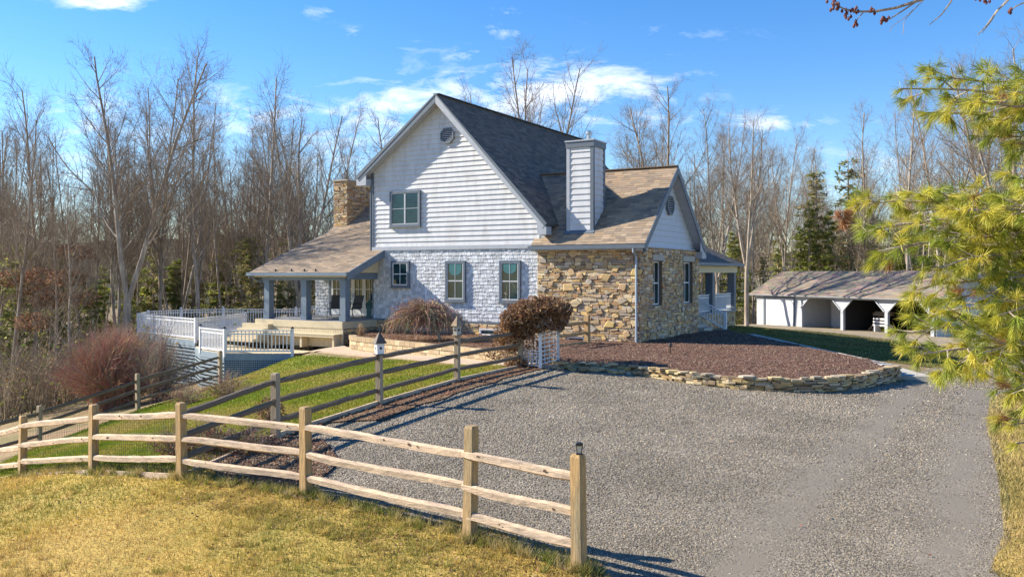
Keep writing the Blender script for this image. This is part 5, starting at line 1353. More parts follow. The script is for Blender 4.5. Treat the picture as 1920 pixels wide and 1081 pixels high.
for (px, py, Y, rx, ry, rz, wg) in [(990, 588, 23.9, .5, .6, .38, 1.0), (1022, 577, 24.1, .5, .6, .30, 1.0), (960, 606, 24.0, .35, .5, .46, 1.0), (985, 577, 24.1, .5, .5, .22, .5), (1060, 580, 24.4, .22, .4, .20, .3), (968, 600, 24.0, .38, .5, .40, 1.1), (1005, 582, 24.0, .48, .65, .38, 1.0), (1037, 580, 24.3, .45, .75, .34, 1.0), (1012, 606, 23.8, .35, .35, .28, .7), (1043, 606, 24.6, .3, .5, .22, .5), (960, 615, 24.4, .28, .4, .38, .7), (1055, 592, 25.0, .2, .4, .32, .5), (985, 617, 24.2, .35, .35, .3, .6), (958, 640, 24.4, .40, .35, .40, .30), (945, 630, 24.5, .35, .35, .25, .2), (968, 680, 24.3, .35, .3, .18, .3), (940, 660, 24.8, .5, .3, .28, .14), (1000, 655, 24.6, .35, .4, .38, .12), (1025, 650, 25.0, .3, .4, .4, .10)]:
    x, y, z = mx_(px, py, Y); cents.append((x, y, z, rx, ry, rz, wg))
lf = leafcloud('leaves', None, None, cents, 3600, (.018, .045), VINE, 'leafbrown', 5)
lf.parent = vt; lf.matrix_parent_inverse = MW[vt.name].inverted()
mb = MB(); rr = random.Random(2)
for _ in range(420):
    c = rr.choice(cents); p = V3((c[0] + rr.gauss(0, c[3] * .6), c[1] + rr.gauss(0, c[4] * .5), c[2] + rr.gauss(0, c[5] * .6)))
    pts = [p]; d = V3((rr.gauss(0, 1), rr.gauss(0, .5), rr.gauss(-.3, 1))).normalized()
    for k in range(4): d = (d + V3((rr.gauss(0, .5), rr.gauss(0, .5), rr.gauss(-.15, .4)))).normalized(); pts.append(pts[-1] + d * .13)
    mb.tube(pts, [.007, .006, .005, .004, .003], 3, cap=False)
for k in range(14):
    x = A0[0] + rr.uniform(-.1, .75); p = V3((x, 24.35 + rr.uniform(-.2, .5), zg_)); pts = [p]
    for j in range(8): pts.append(pts[-1] + V3((rr.gauss(0, .06), rr.gauss(0, .05), .2)))
    mb2 = MB(); mb2.tube(pts, .009, 4, cap=False); mb2.build('stem', M['twigtan'], vt)
mb.build('tangled_twigs', M['twigtan'], vt)

# ================================================================ SHRUBS AND SMALL PLANTS
def brush(name, label, cat, x, y, z, rx, h, n, mat, pal, seed, spread=1.0, r0=.012, segs=5, droop=0.0, subs=3, ry=None, group=None, leaf=None):
    rr = random.Random(seed); t = thing(name, label, cat, (x, y, z), 0, group); mb = MB(); ry = ry or rx
    for i in range(n):
        a = rr.uniform(0, 6.283); q = rr.uniform(0, 1) ** .6 * spread
        ex, ey = rx * q * math.cos(a), ry * q * math.sin(a); ez = h * math.sqrt(max(.03, 1 - (q * .93) ** 2)) * rr.uniform(.70, 1.03) * (1 + .16 * mnoise.noise(Vector((a * 1.4 + seed, q * 3, seed))))
        b = V3((x + rr.gauss(0, rx * .13), y + rr.gauss(0, ry * .13), z)); e = V3((x + ex, y + ey, z + ez)); c_ = tuple(v * rr.uniform(.7, 1.3) for v in rr.choice(pal))
        pts = []
        for k in range(segs + 1):
            s = k / segs; m = V3((b.x + (e.x - b.x) * s ** 1.15, b.y + (e.y - b.y) * s ** 1.15, b.z + (e.z - b.z) * (s ** .85) - droop * s ** 3 * h * q)); m += V3((rr.gauss(0, .02), rr.gauss(0, .02), rr.gauss(0, .02))) * h * .5 * s; pts.append(m)
        mb.tube(pts, [r0 * (1 - .8 * k / segs) for k in range(segs + 1)], 3, col=c_, cap=False)
        for s_ in range(subs):
            k = rr.randint(max(1, segs // 2), segs - 1); p = pts[k]; d = (pts[k + 1] - pts[k]).normalized(); d = (d + V3((rr.gauss(0, .5), rr.gauss(0, .5), rr.gauss(0, .4) - droop))).normalized(); L = h * rr.uniform(.10, .24)
            mb.tube([p, p + d * L * .5 + Z3 * .02, p + d * L], [r0 * .45, r0 * .35, r0 * .2], 3, col=c_, cap=False)
    mb.build('twigs', M[mat], t)
    return t
RT = [(.34, .16, .10), (.40, .22, .14), (.30, .19, .12), (.46, .33, .22), (.24, .16, .11), (.38, .17, .11)]
brush('twiggy_shrub', 'big round leafless shrub of red twigs left of the deck skirt', 'shrub', at(212, 34), 34.0, g1(at(212, 34), 34.0), 2.75, 3.5, 1250, 'redtwig', RT, 5, r0=.011, subs=4, ry=2.0)
brush('twiggy_shrub', 'thin grey brown bare shrub in front of the blue deck lattice', 'shrub', at(300, 32.5), 32.5, g1(at(300, 32.5), 32.5), 1.1, 2.9, 240, 'redtwig', [(.22, .17, .13), (.28, .22, .17), (.18, .13, .1)], 6, r0=.010, subs=4)
# weeping maple
def weeping(x, y, z, rx, h, seed):
    rr = random.Random(seed); t = thing('weeping_maple', 'low weeping maple with drooping reddish bare branches in front of the shakes', 'shrub', (x, y, z)); mb = MB()
    mb.tube([(x + .5, y, z - .1), (x + .42, y, z + .4), (x + .25, y, z + .8), (x, y, z + 1.15)], [.07, .06, .05, .04], 6)
    mb.tube([(x + .45, y, z + .3), (x - .1, y + .1, z + .7), (x - .5, y, z + 1.0)], [.05, .04, .03], 6); mb.build('trunk', M['bark'], t)
    mb = MB()
    for i in range(620):
        a = rr.uniform(0, 6.283); q = rr.uniform(.12, 1) ** .7; ex, ey = rx * q * math.cos(a), rx * .75 * q * math.sin(a)
        crest = h * (1 - .34 * q * q) * rr.uniform(.55, 1.02) * (1 + .25 * mnoise.noise(Vector((a * 1.3, q * 2, 1))))
        pts = [V3((x + rr.gauss(0, .12), y + rr.gauss(0, .12), z + h * rr.uniform(.35, .7))), V3((x + ex * .45, y + ey * .45, z + crest * .97)), V3((x + ex * .8, y + ey * .8, z + crest * .92)), V3((x + ex, y + ey, z + crest * .70)), V3((x + ex * 1.06, y + ey * 1.06, z + crest * rr.uniform(.15, .5)))]
        pts = [p + V3((rr.gauss(0, .05), rr.gauss(0, .05), rr.gauss(0, .04))) for p in pts]
        c_ = tuple(v * rr.uniform(.7, 1.3) for v in rr.choice([(.27, .15, .095), (.36, .22, .14), (.48, .35, .24), (.20, .12, .08)]))
        mb.tube(pts, [.013, .010, .007, .005, .003], 3, col=c_, cap=False)
        for _ in range(3):
            k = rr.randint(1, 3); p = pts[k]; d = V3((rr.gauss(0, 1) + ex * .4, rr.gauss(0, 1), rr.gauss(-.5, .6))).normalized(); L = rr.uniform(.12, .32); mb.tube([p, p + d * L * .5, p + d * L - Z3 * .08], [.005, .004, .002], 3, col=c_, cap=False)
    mb.build('branches', M['redtwig'], t)
    l = leafcloud('dead_leaves', None, None, [(x - .3, y, z + h * .72, rx * .7, rx * .5, h * .25, 1)], 900, (.015, .035), [(.25, .10, .06), (.32, .16, .09)], 'leafbrown', 8); l.parent = t; l.matrix_parent_inverse = MW[t.name].inverted()
weeping(at(800, 31.8), 31.8, R3(-2.5), 1.62, 1.62, 4)
brush('dried_plant', 'small dried tan plant beside the porch stone foundation', 'plant', at(677, 34.2), 34.2, R3(-2.6), .28, .65, 70, 'redtwig', [(.35, .24, .13), (.42, .3, .17)], 7, r0=.008)
WEED = [(.26, .20, .14), (.34, .27, .19), (.20, .14, .10), (.30, .18, .12)]
for i, (px, py, Y, rx, h, lab, n) in enumerate([(395, 850, 14.3, .55, .75, 'tangle of dry brown weeds behind the near fence below the middle rail', 160), (470, 840, 14.0, .6, .55, 'low dry brush with red leaves at the corner where two fences meet', 150), (330, 842, 14.6, .5, .62, 'dry brown weeds left of the fence corner behind netting', 120),
                                            (425, 790, 24.5, .9, .9, 'faded grey brown perennials on the lawn slope below the lattice', 150), (350, 800, 25.5, .9, .8, 'pale dead weeds beside the back fence', 120), (505, 800, 17.0, .35, .7, 'wiry pale dead stems leaning on the middle fence post', 60)]):
    X_, Y_ = at(px, Y), Y
    t = brush('dry_weeds', lab, 'weeds', X_, Y_, g1(X_, Y_), rx, h, n, 'redtwig', WEED, 20 + i, r0=.006, group='dry weeds along the fences')
    z = g1(X_, Y_); l = leafcloud('dead_leaves', None, None, [(X_, Y_, z + h * .3, rx, rx * .6, h * .35, 1)], 500, (.015, .035), RED + [(.3, .2, .12)], 'leafbrown', 30 + i); l.parent = t; l.matrix_parent_inverse = MW[t.name].inverted()

# ================================================================ PORCH FURNITURE
def chair(x, y, rot, label):
    b = hw(x, y, -2.02); t = thing('patio_chair', label, 'chair', b, HROT + rot, 'chairs on the front porch')
    T = Matrix.Translation(b) @ Matrix.Rotation(HROT + rot, 4, 'Z')
    def tw(mb): mb.v = [tuple(T @ Vector(v)) for v in mb.v]; return mb
    mb = MB(); mb.prism([(-.26, -.25, .42), (.26, -.25, .42), (.26, .22, .38), (-.26, .22, .38)], (0, 0, .025)); tw(mb).build('seat', M['sling'], t)
    mb = MB(); mb.prism([(-.26, .22, .40), (.26, .22, .40), (.26, .42, .98), (-.26, .42, .98)], (0, .02, .01)); tw(mb).build('backrest', M['sling'], t)
    for s in (-1, 1):
        mb = MB(); mb.tube([(s * .28, -.30, .0), (s * .28, -.26, .40), (s * .28, -.24, .62), (s * .28, .05, .66), (s * .28, .33, .62)], .014, 6); tw(mb).build('arm_frame', M['blackmetal'], t)
        mb = MB(); mb.tube([(s * .28, .34, .0), (s * .28, .22, .40), (s * .28, .44, 1.0)], .014, 6); tw(mb).build('leg', M['blackmetal'], t)
    mb = MB(); mb.tube([(-.28, .44, 1.0), (.28, .44, 1.0)], .014, 6); mb.tube([(-.28, -.26, .41), (.28, -.26, .41)], .014, 6); tw(mb).build('cross_bar', M['blackmetal'], t)
cxa = hp(628, 600, .2)[0]; cxb = hp(661, 600, .2)[0]
chair(cxa, .2, .45, 'dark sling patio chair between the two right porch posts')
chair(cxb, .2, -.1, 'dark sling patio chair right of the nearest porch post')
lx = hp(692, 560, .9)[0]; lb = hw(lx, .9, -2.02); ln_ = thing('lantern', 'pale green pointed lantern on the porch floor by the french doors', 'lantern', lb)
mb = MB(); mb.cone(lb, .17, .17, .04, 4); mb.cone((lb[0], lb[1], lb[2] + .55), .20, .03, .25, 4); mb.build('frame', M['blind'], ln_)
mb = MB(); mb.cone((lb[0], lb[1], lb[2] + .04), .14, .14, .51, 4); mb.build('glass', M['blind'], ln_)
mb = MB(); mb.tube([(lb[0], lb[1], lb[2] + .78), (lb[0], lb[1], lb[2] + .90)], .015, 6); mb.build('ring', M['blackmetal'], ln_)

# ================================================================ GARAGE
GA = V3((19.8, 69.0, 0)); GB = V3((27.2, 54.7, 0)); gd = (GB - GA).normalized(); gn = V3((-gd.y, gd.x, 0)); GLn = (GB - GA).length
gbz = -4.15
gar = thing('garage', 'long low grey carport garage with three octagonal open bays and brown roof', 'garage', (GA.x, GA.y, R3(gbz)), math.atan2(gd.y, gd.x))
def gw(mb): mb.v = [tuple(V3((GA.x, GA.y, 3.0)) + gd * v[0] + gn * v[1] + Z3 * v[2]) for v in mb.v]; return mb
GE, GRZ, GH = -1.62, 0.0, 3.2
M['garwall'] = material('garage_grey_siding', (.40, .42, .45), .6, .08, 3)
top = GE - .02
ops = [(4.75, 8.45), (8.75, 12.2), (12.5, 16.0 - .35)]
def octs(a, b): return [(a, gbz), (a, -2.62), (a + .78, -1.84), (b - .78, -1.84), (b, -2.62), (b, gbz)]
# front wall: pieces round the openings
mb = MB(); G0, G1 = (V3((0, 0, 0)), X3), (Z3, -Y3)
def gc(poly, seed=1): courses(mb, poly, (0, 0, 0), X3, Z3, -Y3, .20, .02)
gc([(0, gbz), (.80, gbz), (.80, top), (0, top)]); gc([(4.08, gbz), (4.75, gbz), (4.75, top), (4.08, top)]); gc([(.80, -1.84), (4.08, -1.84), (4.08, top), (.80, top)])
xs = [4.75] + [v for o in ops for v in o] 
gc([(4.75, -1.84), (GLn, -1.84), (GLn, top), (4.75, top)])
gc([(4.75, -2.62), (4.75, -1.84), (5.53, -1.84)])
for (a, b), (c, d) in zip(ops[:-1], ops[1:]): gc([(b - .78, -1.84), (b, -2.62), (c, -2.62), (c + .78, -1.84)])
gc([(ops[2][1] - .78, -1.84), (ops[2][1], -2.62), (ops[2][1], -1.84)])
gw(mb).build('siding', M['garwall'], gar)
mb = MB(); mb.box((-.0, .03, gbz), (4.70, .10, top)); mb.box((4.70, .03, -1.84), (GLn, .10, top))
mb.box((-.0, .1, gbz), (.1, 6.4, top)); mb.box((GLn - .1, .1, gbz), (GLn, 6.4, top)); mb.box((0, 6.3, gbz), (GLn, 6.4, top)); gw(mb).build('wall', M['garwall'], gar)
mb = MB(); courses(mb, [(0, gbz), (6.4, gbz), (6.4, GE), (3.2, GRZ - .12), (0, GE)], (GLn, 0, 0), Y3, Z3, X3, .20, .02); gw(mb).build('siding', M['garwall'], gar, label='shaded siding of the garage gable end')
mb = MB(); mb.prism([(GLn - .02, 0, GE), (GLn - .02, 6.4, GE), (GLn - .02, 3.2, GRZ - .1)], (-.05, 0, 0)); mb.prism([(.06, 0, GE), (.06, 6.4, GE), (.06, 3.2, GRZ - .1)], (-.05, 0, 0)); gw(mb).build('gable', M['garwall'], gar)
# inner walls: first bay shallow and sided, others deep, their shade painted in near-black
mb = MB(); mb.box((4.62, .1, gbz), (4.72, 6.3, top)); mb.box((8.55, .1, gbz), (8.65, 6.3, top)); mb.box((4.72, 3.0, gbz), (8.55, 3.08, top)); gw(mb).build('inner_wall', M['garwall'], gar, label='sided walls of the first open bay')
mb = MB(); mb.box((8.66, 6.2, gbz), (GLn - .12, 6.29, top)); mb.box((4.7, .15, top - .10), (GLn - .12, 6.2, top - .04)); mb.box((8.652, .2, gbz), (8.70, 6.2, top)); mb.box((GLn - .16, .2, gbz), (GLn - .105, 6.2, top)); gw(mb).build('inner_wall', M['dark'], gar, label='inside of the deep bays, coloured near-black for their shade')
mb = MB(); mb.box((4.7, .1, gbz - .05), (GLn, 6.3, gbz + .02)); gw(mb).build('floor', M['yard'], gar)
# sided door, walk door
mb = MB(); courses(mb, [(.95, gbz), (3.95, gbz), (3.95, -1.95), (.95, -1.95)], (0, .02, 0), X3, Z3, -Y3, .21, .02); d1 = gw(mb).build('garage_door', M['siding'], gar)
mb = MB(); mb.box((.80, -.06, gbz), (.94, .02, top - .2)); mb.box((3.96, -.06, gbz), (4.10, .02, top - .2)); mb.box((.94, -.06, -1.94), (3.96, .02, -1.80)); gw(mb).build('door_trim', M['trim'], gar)
mb = MB(); mb.box((4.95, 2.93, gbz), (5.80, 2.99, -2.15)); d2 = gw(mb).build('door', M['railwhite'], gar, label='narrow white walk door inside the first bay')
mb = MB(); mb.box((5.81, 2.91, gbz), (5.89, 2.99, -2.10)); mb.box((4.90, 2.91, -2.14), (5.8, 2.99, -2.08)); gw(mb).build('frame', M['trim'], d2)
for (a, b) in ops:
    pts = octs(a, b)
    for (p, q) in zip(pts[1:-2], pts[2:-1]):
        mb = MB(); mb.bar((p[0], -.045, p[1]), (q[0], -.045, q[1]), .07, .11, up=(0, 1, 0)); gw(mb).build('opening_trim', M['trim_light'], gar)
for x in (4.72, 8.60, 12.35, 15.85):
    mb = MB(); mb.box((x - .12, -.055, gbz - .2), (x + .12, .16, -2.50)); gw(mb).build('post', M['trim_light'], gar)
mb = MB(); mb.box((-.1, -.055, top - .16), (GLn + .1, -.03, top)); gw(mb).build('fascia', M['trim_light'], gar)
mb = MB(); u_ = V3((0, 3.6, 1.62 * 3.6 / 3.2)).normalized(); Lg = math.hypot(3.6, 1.72)
GRP = [(.25, .20, .155), (.22, .18, .14), (.28, .225, .175), (.20, .165, .135)]
gcol = lambda r: tuple(v * r.uniform(.85, 1.15) for v in r.choice(GRP))
sl = 1.62 / 3.2
for (y0, dy) in ((-.42, 1), (6.82, -1)):
    uu = V3((0, dy, sl)).normalized(); NN = X3.cross(uu); NN = NN if NN.z > 0 else -NN
    mb = MB(); Lq = 3.62 * math.sqrt(1 + sl * sl)
    courses(mb, [(-.5, 0), (GLn + .5, 0), (GLn + .5, Lq), (-.5, Lq)], (0, y0, GE - .42 * sl + .16), X3, uu, NN, .20, .014, tab=(.25, .6), gap=.003, jit=.006, tvar=.004, colf=gcol, taper=.6, seed=71 + dy)
    ro = gw(mb).build('roof', M['roof'], gar)
    mb = MB(); o_ = V3((-.5, y0, GE - .42 * sl + .152)); mb.prism([o_ - NN * .1, o_ + X3 * (GLn + 1) - NN * .1, o_ + X3 * (GLn + 1) + uu * Lq - NN * .1, o_ + uu * Lq - NN * .1], NN * .1); gw(mb).build('roof_deck', M['trim_light'], ro)
def gat(x, y, z=gbz): return tuple(V3((GA.x, GA.y, 3.0)) + gd * x + gn * y + Z3 * z)
t = thing('ladder', 'old wooden ladder leaning inside the middle garage bay', 'ladder', gat(9.6, 2.2)); 
for s in (0, .4):
    mb = MB(); mb.bar((9.5 + s * .4, 1.6 + s * .5, gbz + .03), (10.0 + s * .4, 3.4 + s * .5, -2.0), .05, .09); gw(mb).build('rail', M['ladderwood'], t)
for k in range(7):
    f = (k + .5) / 7; mb = MB(); mb.bar((9.5 + .5 * f, 1.6 + 1.8 * f, gbz + .03 + 2.1 * f), (9.66 + .5 * f, 1.8 + 1.8 * f, gbz + .03 + 2.1 * f), .03, .03); gw(mb).build('rung', M['ladderwood'], t)
t = thing('work_bench', 'white slatted bench piled with boards inside the middle garage bay', 'bench', gat(11.0, 1.8))
for k in range(3):
    mb = MB(); mb.box((10.4, 1.0 + k * .02, gbz + .45 + k * .22), (11.6, 1.06 + k * .02, gbz + .57 + k * .22)); gw(mb).build('slat', M['white'], t)
mb = MB(); mb.box((10.4, 1.1, gbz + .46), (11.6, 1.7, gbz + .52)); gw(mb).build('seat', M['white'], t)
for x in (10.45, 11.5):
    mb = MB(); mb.box((x, 1.05, gbz + .02), (x + .08, 1.65, gbz + .45)); gw(mb).build('leg', M['white'], t)
mb = MB(); rr = random.Random(4)
for k in range(6): mb.bar((10.3 + rr.uniform(-.1, .1), 1.3 + rr.uniform(-.1, .2), gbz + 1.18 + .05 * k), (11.7 + rr.uniform(-.1, .1), 1.3 + rr.uniform(-.1, .2), gbz + 1.18 + .05 * k), .12, .04)
b_ = gw(mb).build('board_pile', M['ladderwood']); tag(b_, 'pile of old boards on the white bench in the garage', 'boards')
# ================================================================ TREES
def tube_np(segs, n=3):
    """segs: list of (p, q, r0, r1) -> V,T"""
    A = np.array([s[0] for s in segs], float); B = np.array([s[1] for s in segs], float); r0 = np.array([s[2] for s in segs]); r1 = np.array([s[3] for s in segs])
    d = B - A; d /= np.maximum(np.linalg.norm(d, axis=1), 1e-6)[:, None]
    ref = np.where(np.abs(d[:, 2:3]) < .9, np.array([[0, 0, 1.]]), np.array([[1., 0, 0]]))
    u = np.cross(d, ref); u /= np.linalg.norm(u, axis=1)[:, None]; v = np.cross(d, u)
    V = []
    for P, r in ((A, r0), (B, r1)):
        for k in range(n):
            a = 2 * math.pi * k / n; V.append(P + (u * math.cos(a) + v * math.sin(a)) * r[:, None])
    V = np.stack(V, 1); m = len(A); base = (np.arange(m) * 2 * n)[:, None, None]
    t = []
    for k in range(n):
        j = (k + 1) % n; t += [(k, j, n + j), (k, n + j, n + k)]
    T = (np.array(t)[None] + base)
    return V.reshape(-1, 3), T.reshape(-1, 3)
def bare_tree(seed, H=18.0, r=.20, forks=1, lean=0.0, first=.35, spread=.5, dens=1.0, leafy=False):
    rr = random.Random(seed); big = []; small = []; tips = []
    def grow(p, d, L, r, lvl):
        n = max(3, int(L / (1.1 if lvl == 0 else .55 if lvl == 1 else .30))); st = L / n; q = p.copy(); pts = []
        r_end = r * (.25 if lvl == 0 else .2)
        for i in range(n):
            t0 = i / n; wob = .03 if lvl == 0 else .085 if lvl == 1 else .17
            d = (d + V3((rr.gauss(0, wob), rr.gauss(0, wob), rr.gauss(0, wob * .4) + (.04 if lvl == 0 else .085 if lvl == 1 else .07)))).normalized()
            e = q + d * st; ra = r + (r_end - r) * t0; rb = r + (r_end - r) * (t0 + 1 / n)
            (big if lvl <= 1 and ra > .02 else small).append((tuple(q), tuple(e), ra, rb)); pts.append((q.copy(), e.copy(), d.copy(), rb, t0 + 1 / n)); q = e
        if lvl == 3: tips.append(q.copy()); return
        if lvl == 0: cnt = int(26 * dens); lo = first
        elif lvl == 1: cnt = int(L * 3.2 * dens) + 3; lo = .18
        else: cnt = int(L * 3.6 * dens) + 2; lo = .15
        for c in range(cnt):
            t = rr.uniform(lo, 1.0) if lvl else lo + (1 - lo) * ((c + rr.uniform(0, .9)) / cnt)
            k = min(n - 1, int(t * n)); a, b, dd, rb, tt = pts[k]; o = a.lerp(b, rr.random())
            az_ = rr.uniform(0, 6.283); side = dd.cross(V3((math.cos(az_), math.sin(az_), .2))); side = side.normalized() if side.length > .01 else V3((1, 0, 0))
            ang = spread * rr.uniform(.85, 1.55) if lvl == 0 else rr.uniform(.45, 1.0)
            nd = (dd * math.cos(ang) + side * math.sin(ang)).normalized()
            rem = 1 - t
            nl = H * (.09 + .30 * rem) * rr.uniform(.6, 1.1) if lvl == 0 else L * (.22 + .38 * rem) * rr.uniform(.6, 1.15) if lvl == 1 else rr.uniform(.35, .9)
            grow(o, nd, nl, min(rb * .55, .010 + nl * .0085) if lvl < 2 else .0065, lvl + 1)
    if forks == 1: grow(V3((0, 0, -.4)), V3((lean, 0, 1)).normalized(), H, r, 0)
    else:
        h0 = H * rr.uniform(.10, .28); top = V3((lean * h0, 0, h0)); big.append(((0, 0, -.4), tuple(top * .5), r * 1.15, r)); big.append((tuple(top * .5), tuple(top), r, r * .9))
        for k in range(forks):
            a = 6.283 * k / forks + rr.uniform(-.5, .5); grow(top, V3((.22 * math.cos(a) + lean, .22 * math.sin(a), 1)).normalized(), H - h0, r * .68, 0)
    return big, small, tips
def mk_tree_meshes(kind, seed, **k):
    big, small, tips = bare_tree(seed, **k)
    V, T = tube_np(big, 6); tr = np_mesh('trunk', V, T, M['bark'], smooth=True).data
    V, T = tube_np(small, 3); cr = np_mesh('crown', V, T, M['twig']).data
    for o in [o for o in bpy.data.objects if o.data in (tr, cr)]: bpy.data.objects.remove(o)
    return tr, cr, len(small)
BT = []
specs = [dict(H=18, r=.135, forks=1, first=.30, spread=.45), dict(H=18, r=.16, forks=2, first=.22, spread=.5), dict(H=18, r=.12, forks=1, lean=.05, first=.42, spread=.42), dict(H=18, r=.20, forks=3, first=.22, spread=.5, dens=.8),
         dict(H=18, r=.13, forks=1, lean=-.06, first=.25, spread=.55), dict(H=18, r=.23, forks=2, first=.18, spread=.62, lean=.04), dict(H=18, r=.095, forks=1, first=.5, spread=.4, dens=.8), dict(H=18, r=.12, forks=2, first=.35, spread=.4, dens=.8)]
for i, s in enumerate(specs): BT.append(mk_tree_meshes('bare', 100 + i, **s)); print('tree', i, BT[-1][2])
NTREE = 0
def put(name, label, cat, group, meshes, x, y, H, rot, H0, names=('trunk', 'crown'), wid=1.0, z=None):
    global NTREE; NTREE += 1
    z = g1(x, y) - .1 if z is None else z
    t = thing(name, label, cat, (x, y, z), rot, group); s = H / H0; t.scale = (s * wid, s * wid, s)
    for nm, me in zip(names, meshes):
        if me is None: continue
        o = bpy.data.objects.new(nm, me); COL.objects.link(o); o.parent = t
    return t
rr = random.Random(77)
def topH(px, Y, pytop): x = at(px, Y); return x, zat(pytop, Y) - g1(x, Y)
# front row trees one can tell apart, left to right: (pixel x, distance, pixel y of the top, variant, rotation, label)
row = [(12, 44, 205, 2, .3, 'slim bare tree at the extreme left edge of the picture'),
 (70, 47, 150, 0, 1.2, 'tall bare tree second from the left edge, rising above the leafless wood'),
 (128, 42, 330, 4, 2.0, 'bare tree with leaning limbs left of the great forked one, above the red shrub'),
 (232, 42, 85, 5, .5, 'largest bare tree left of the deck, trunk forked low and widest crown'),
 (300, 52, 150, 1, 2.2, 'twin stemmed bare tree just right of the largest one on the left'),
 (372, 50, 98, 0, 3.1, 'tallest straight bare tree above the middle of the deck railing'),
 (330, 54, 170, 7, 4.0, 'thin bare tree between the largest and the straightest on the left'),
 (425, 55, 215, 6, 4.0, 'slender bare tree right of the straight tall one above the deck'),
 (492, 56, 125, 0, 5.0, 'narrow pointed bare tree above the left corner of the porch roof'),
 (455, 60, 290, 3, .9, 'shorter many stemmed bare tree behind the deck railing corner'),
 (560, 55, 205, 3, 1.9, 'bare tree with spreading stems left of the stone chimney'),
 (612, 60, 215, 1, 2.9, 'bare tree directly behind the stone chimney'),
 (745, 78, 205, 5, .2, 'bare tree whose crown shows left of the roof peak'),
 (905, 82, 165, 0, 1.4, 'thin bare tree showing just right of the roof peak'),
 (1000, 80, 112, 3, 2.0, 'broad bare tree towering behind the middle of the roof ridge'),
 (1200, 75, 215, 4, 1.0, 'low spreading bare tree right of the clapboard chimney'),
 (1248, 68, 165, 5, 2.4, 'wide bare tree behind the peak of the small gable'),
 (1345, 66, 205, 1, .7, 'pale bare tree right of the small gable peak'),
 (1400, 62, 225, 3, 2.7, 'bare tree above the back porch post, with several rising stems'),
 (1470, 84, 255, 1, 1.6, 'bare tree above the left end of the garage roof'),
 (1620, 92, 200, 4, .4, 'bare tree leaning left over the middle of the garage'),
 (1700, 72, 165, 0, 3.3, 'straight bare tree behind the pine branches over the garage'),
 (1765, 75, 150, 1, 5.1, 'double bare tree behind the pine branches right of the garage peak'),
 (1840, 70, 120, 5, 1.1, 'tall bare tree near the right edge behind the pine boughs'),
 (1900, 62, 95, 3, 4.4, 'tallest bare tree at the right edge of the picture')]
for (px, Y, py, v, rot, lab) in row:
    x, H = topH(px, Y, py); put('bare_tree', lab, 'tree', 'bare winter trees', BT[v], x, Y, H, rot, 18)
# woods behind: (x range, distance range, top range, count, label)
zones = [((-80, 660), (86, 120), (350, 430), 44, 'one of the distant bare trees closing the wood beyond the deck'), ((1150, 1980), (112, 140), (330, 430), 40, 'one of the distant bare trees closing the wood behind the garage'),
         ((-60, 250), (48, 75), (220, 370), 20, 'one of the thin bare trees filling the wood at the far left'),
         ((250, 640), (58, 85), (220, 370), 24, 'one of the thin bare trees in the wood behind the deck railing'),
         ((680, 1150), (88, 110), (230, 330), 8, 'one of the small bare trees barely showing above the roofs'),
         ((1150, 1430), (72, 100), (235, 370), 18, 'one of the thin bare trees crowding behind the small gable'),
         ((1430, 1700), (85, 110), (270, 390), 14, 'one of the thin bare trees in the wood behind the garage roof'),
         ((1700, 2000), (66, 100), (190, 380), 14, 'one of the thin bare trees behind the pine boughs on the right')]
for zi, (xr, yr, tr_, cnt, lab) in enumerate(zones):
    for k in range(cnt):
        px = xr[0] + (xr[1] - xr[0]) * (k + rr.random()) / cnt; Y = rr.uniform(*yr); py = rr.uniform(*tr_)
        x, H = topH(px, Y, py); put('bare_tree', lab, 'tree', lab.replace('one of the ', ''), BT[rr.choice((0, 2, 4, 6, 7, 6, 1))], x, Y, H, rr.uniform(0, 6.28), 18)
# evergreens
def evergreen(seed, H=12.0, W=2.6, n=2600, lo=.12, dense=1.0, pal=None, ragged=.35, pw=.75):
    rr = random.Random(seed); r = np.random.default_rng(seed); segs = [((0, 0, -.3), (.05, 0, H * .5), H * .014, H * .009), ((.05, 0, H * .5), (0, .05, H), H * .009, .012)]; P = []; N_ = []
    z = H * lo
    while z < H * .99:
        t = (z - H * lo) / (H * (1 - lo)); L = W * (1 - t) ** pw * rr.uniform(1 - ragged, 1.1) + .15
        for k in range(rr.randint(3, 5)):
            a = rr.uniform(0, 6.283); d = V3((math.cos(a), math.sin(a), rr.uniform(-.12, .25))); l = L * rr.uniform(.35, 1.15); o = V3((0, 0, z)); e = o + d * l - Z3 * (.05 * l * l); segs.append((tuple(o), tuple(e), .02, .005))
            m = int(26 * l * dense) + 6
            s_ = r.uniform(.2, 1, m); wd_ = .32 * l * (1.15 - s_) + .12
            q = np.array(o)[None] + (np.array(e) - np.array(o))[None] * s_[:, None]
            lat = np.array([-d.y, d.x, 0]); q = q + lat[None] * (r.uniform(-1, 1, m) * wd_)[:, None] + np.array([0, 0, 1.])[None] * r.normal(-.05, .10, m)[:, None]
            P.append(q)
        z += rr.uniform(.30, .62)
    P = np.concatenate(P); m = len(P); s = r.uniform(.10, .22, m)
    S = np.stack([s * 1.3, s * .6, s], 1); R = euler_mats(r.uniform(0, 6.28, m), r.normal(0, .5, m), r.normal(0, .5, m))
    pal = np.array(pal or [(.20, .25, .05), (.27, .31, .06), (.34, .36, .08), (.42, .40, .10), (.2, .22, .07)]); c = pal[r.integers(0, len(pal), m)] * r.uniform(.7, 1.3, (m, 1))
    cr = scatter('crown', P, tl, tlf, S, R, M['evergreen'], c); V, T = tube_np(segs, 5); tk = np_mesh('trunk', V, T, M['bark'])
    a, b = tk.data, cr.data; bpy.data.objects.remove(tk); bpy.data.objects.remove(cr); return a, b, m
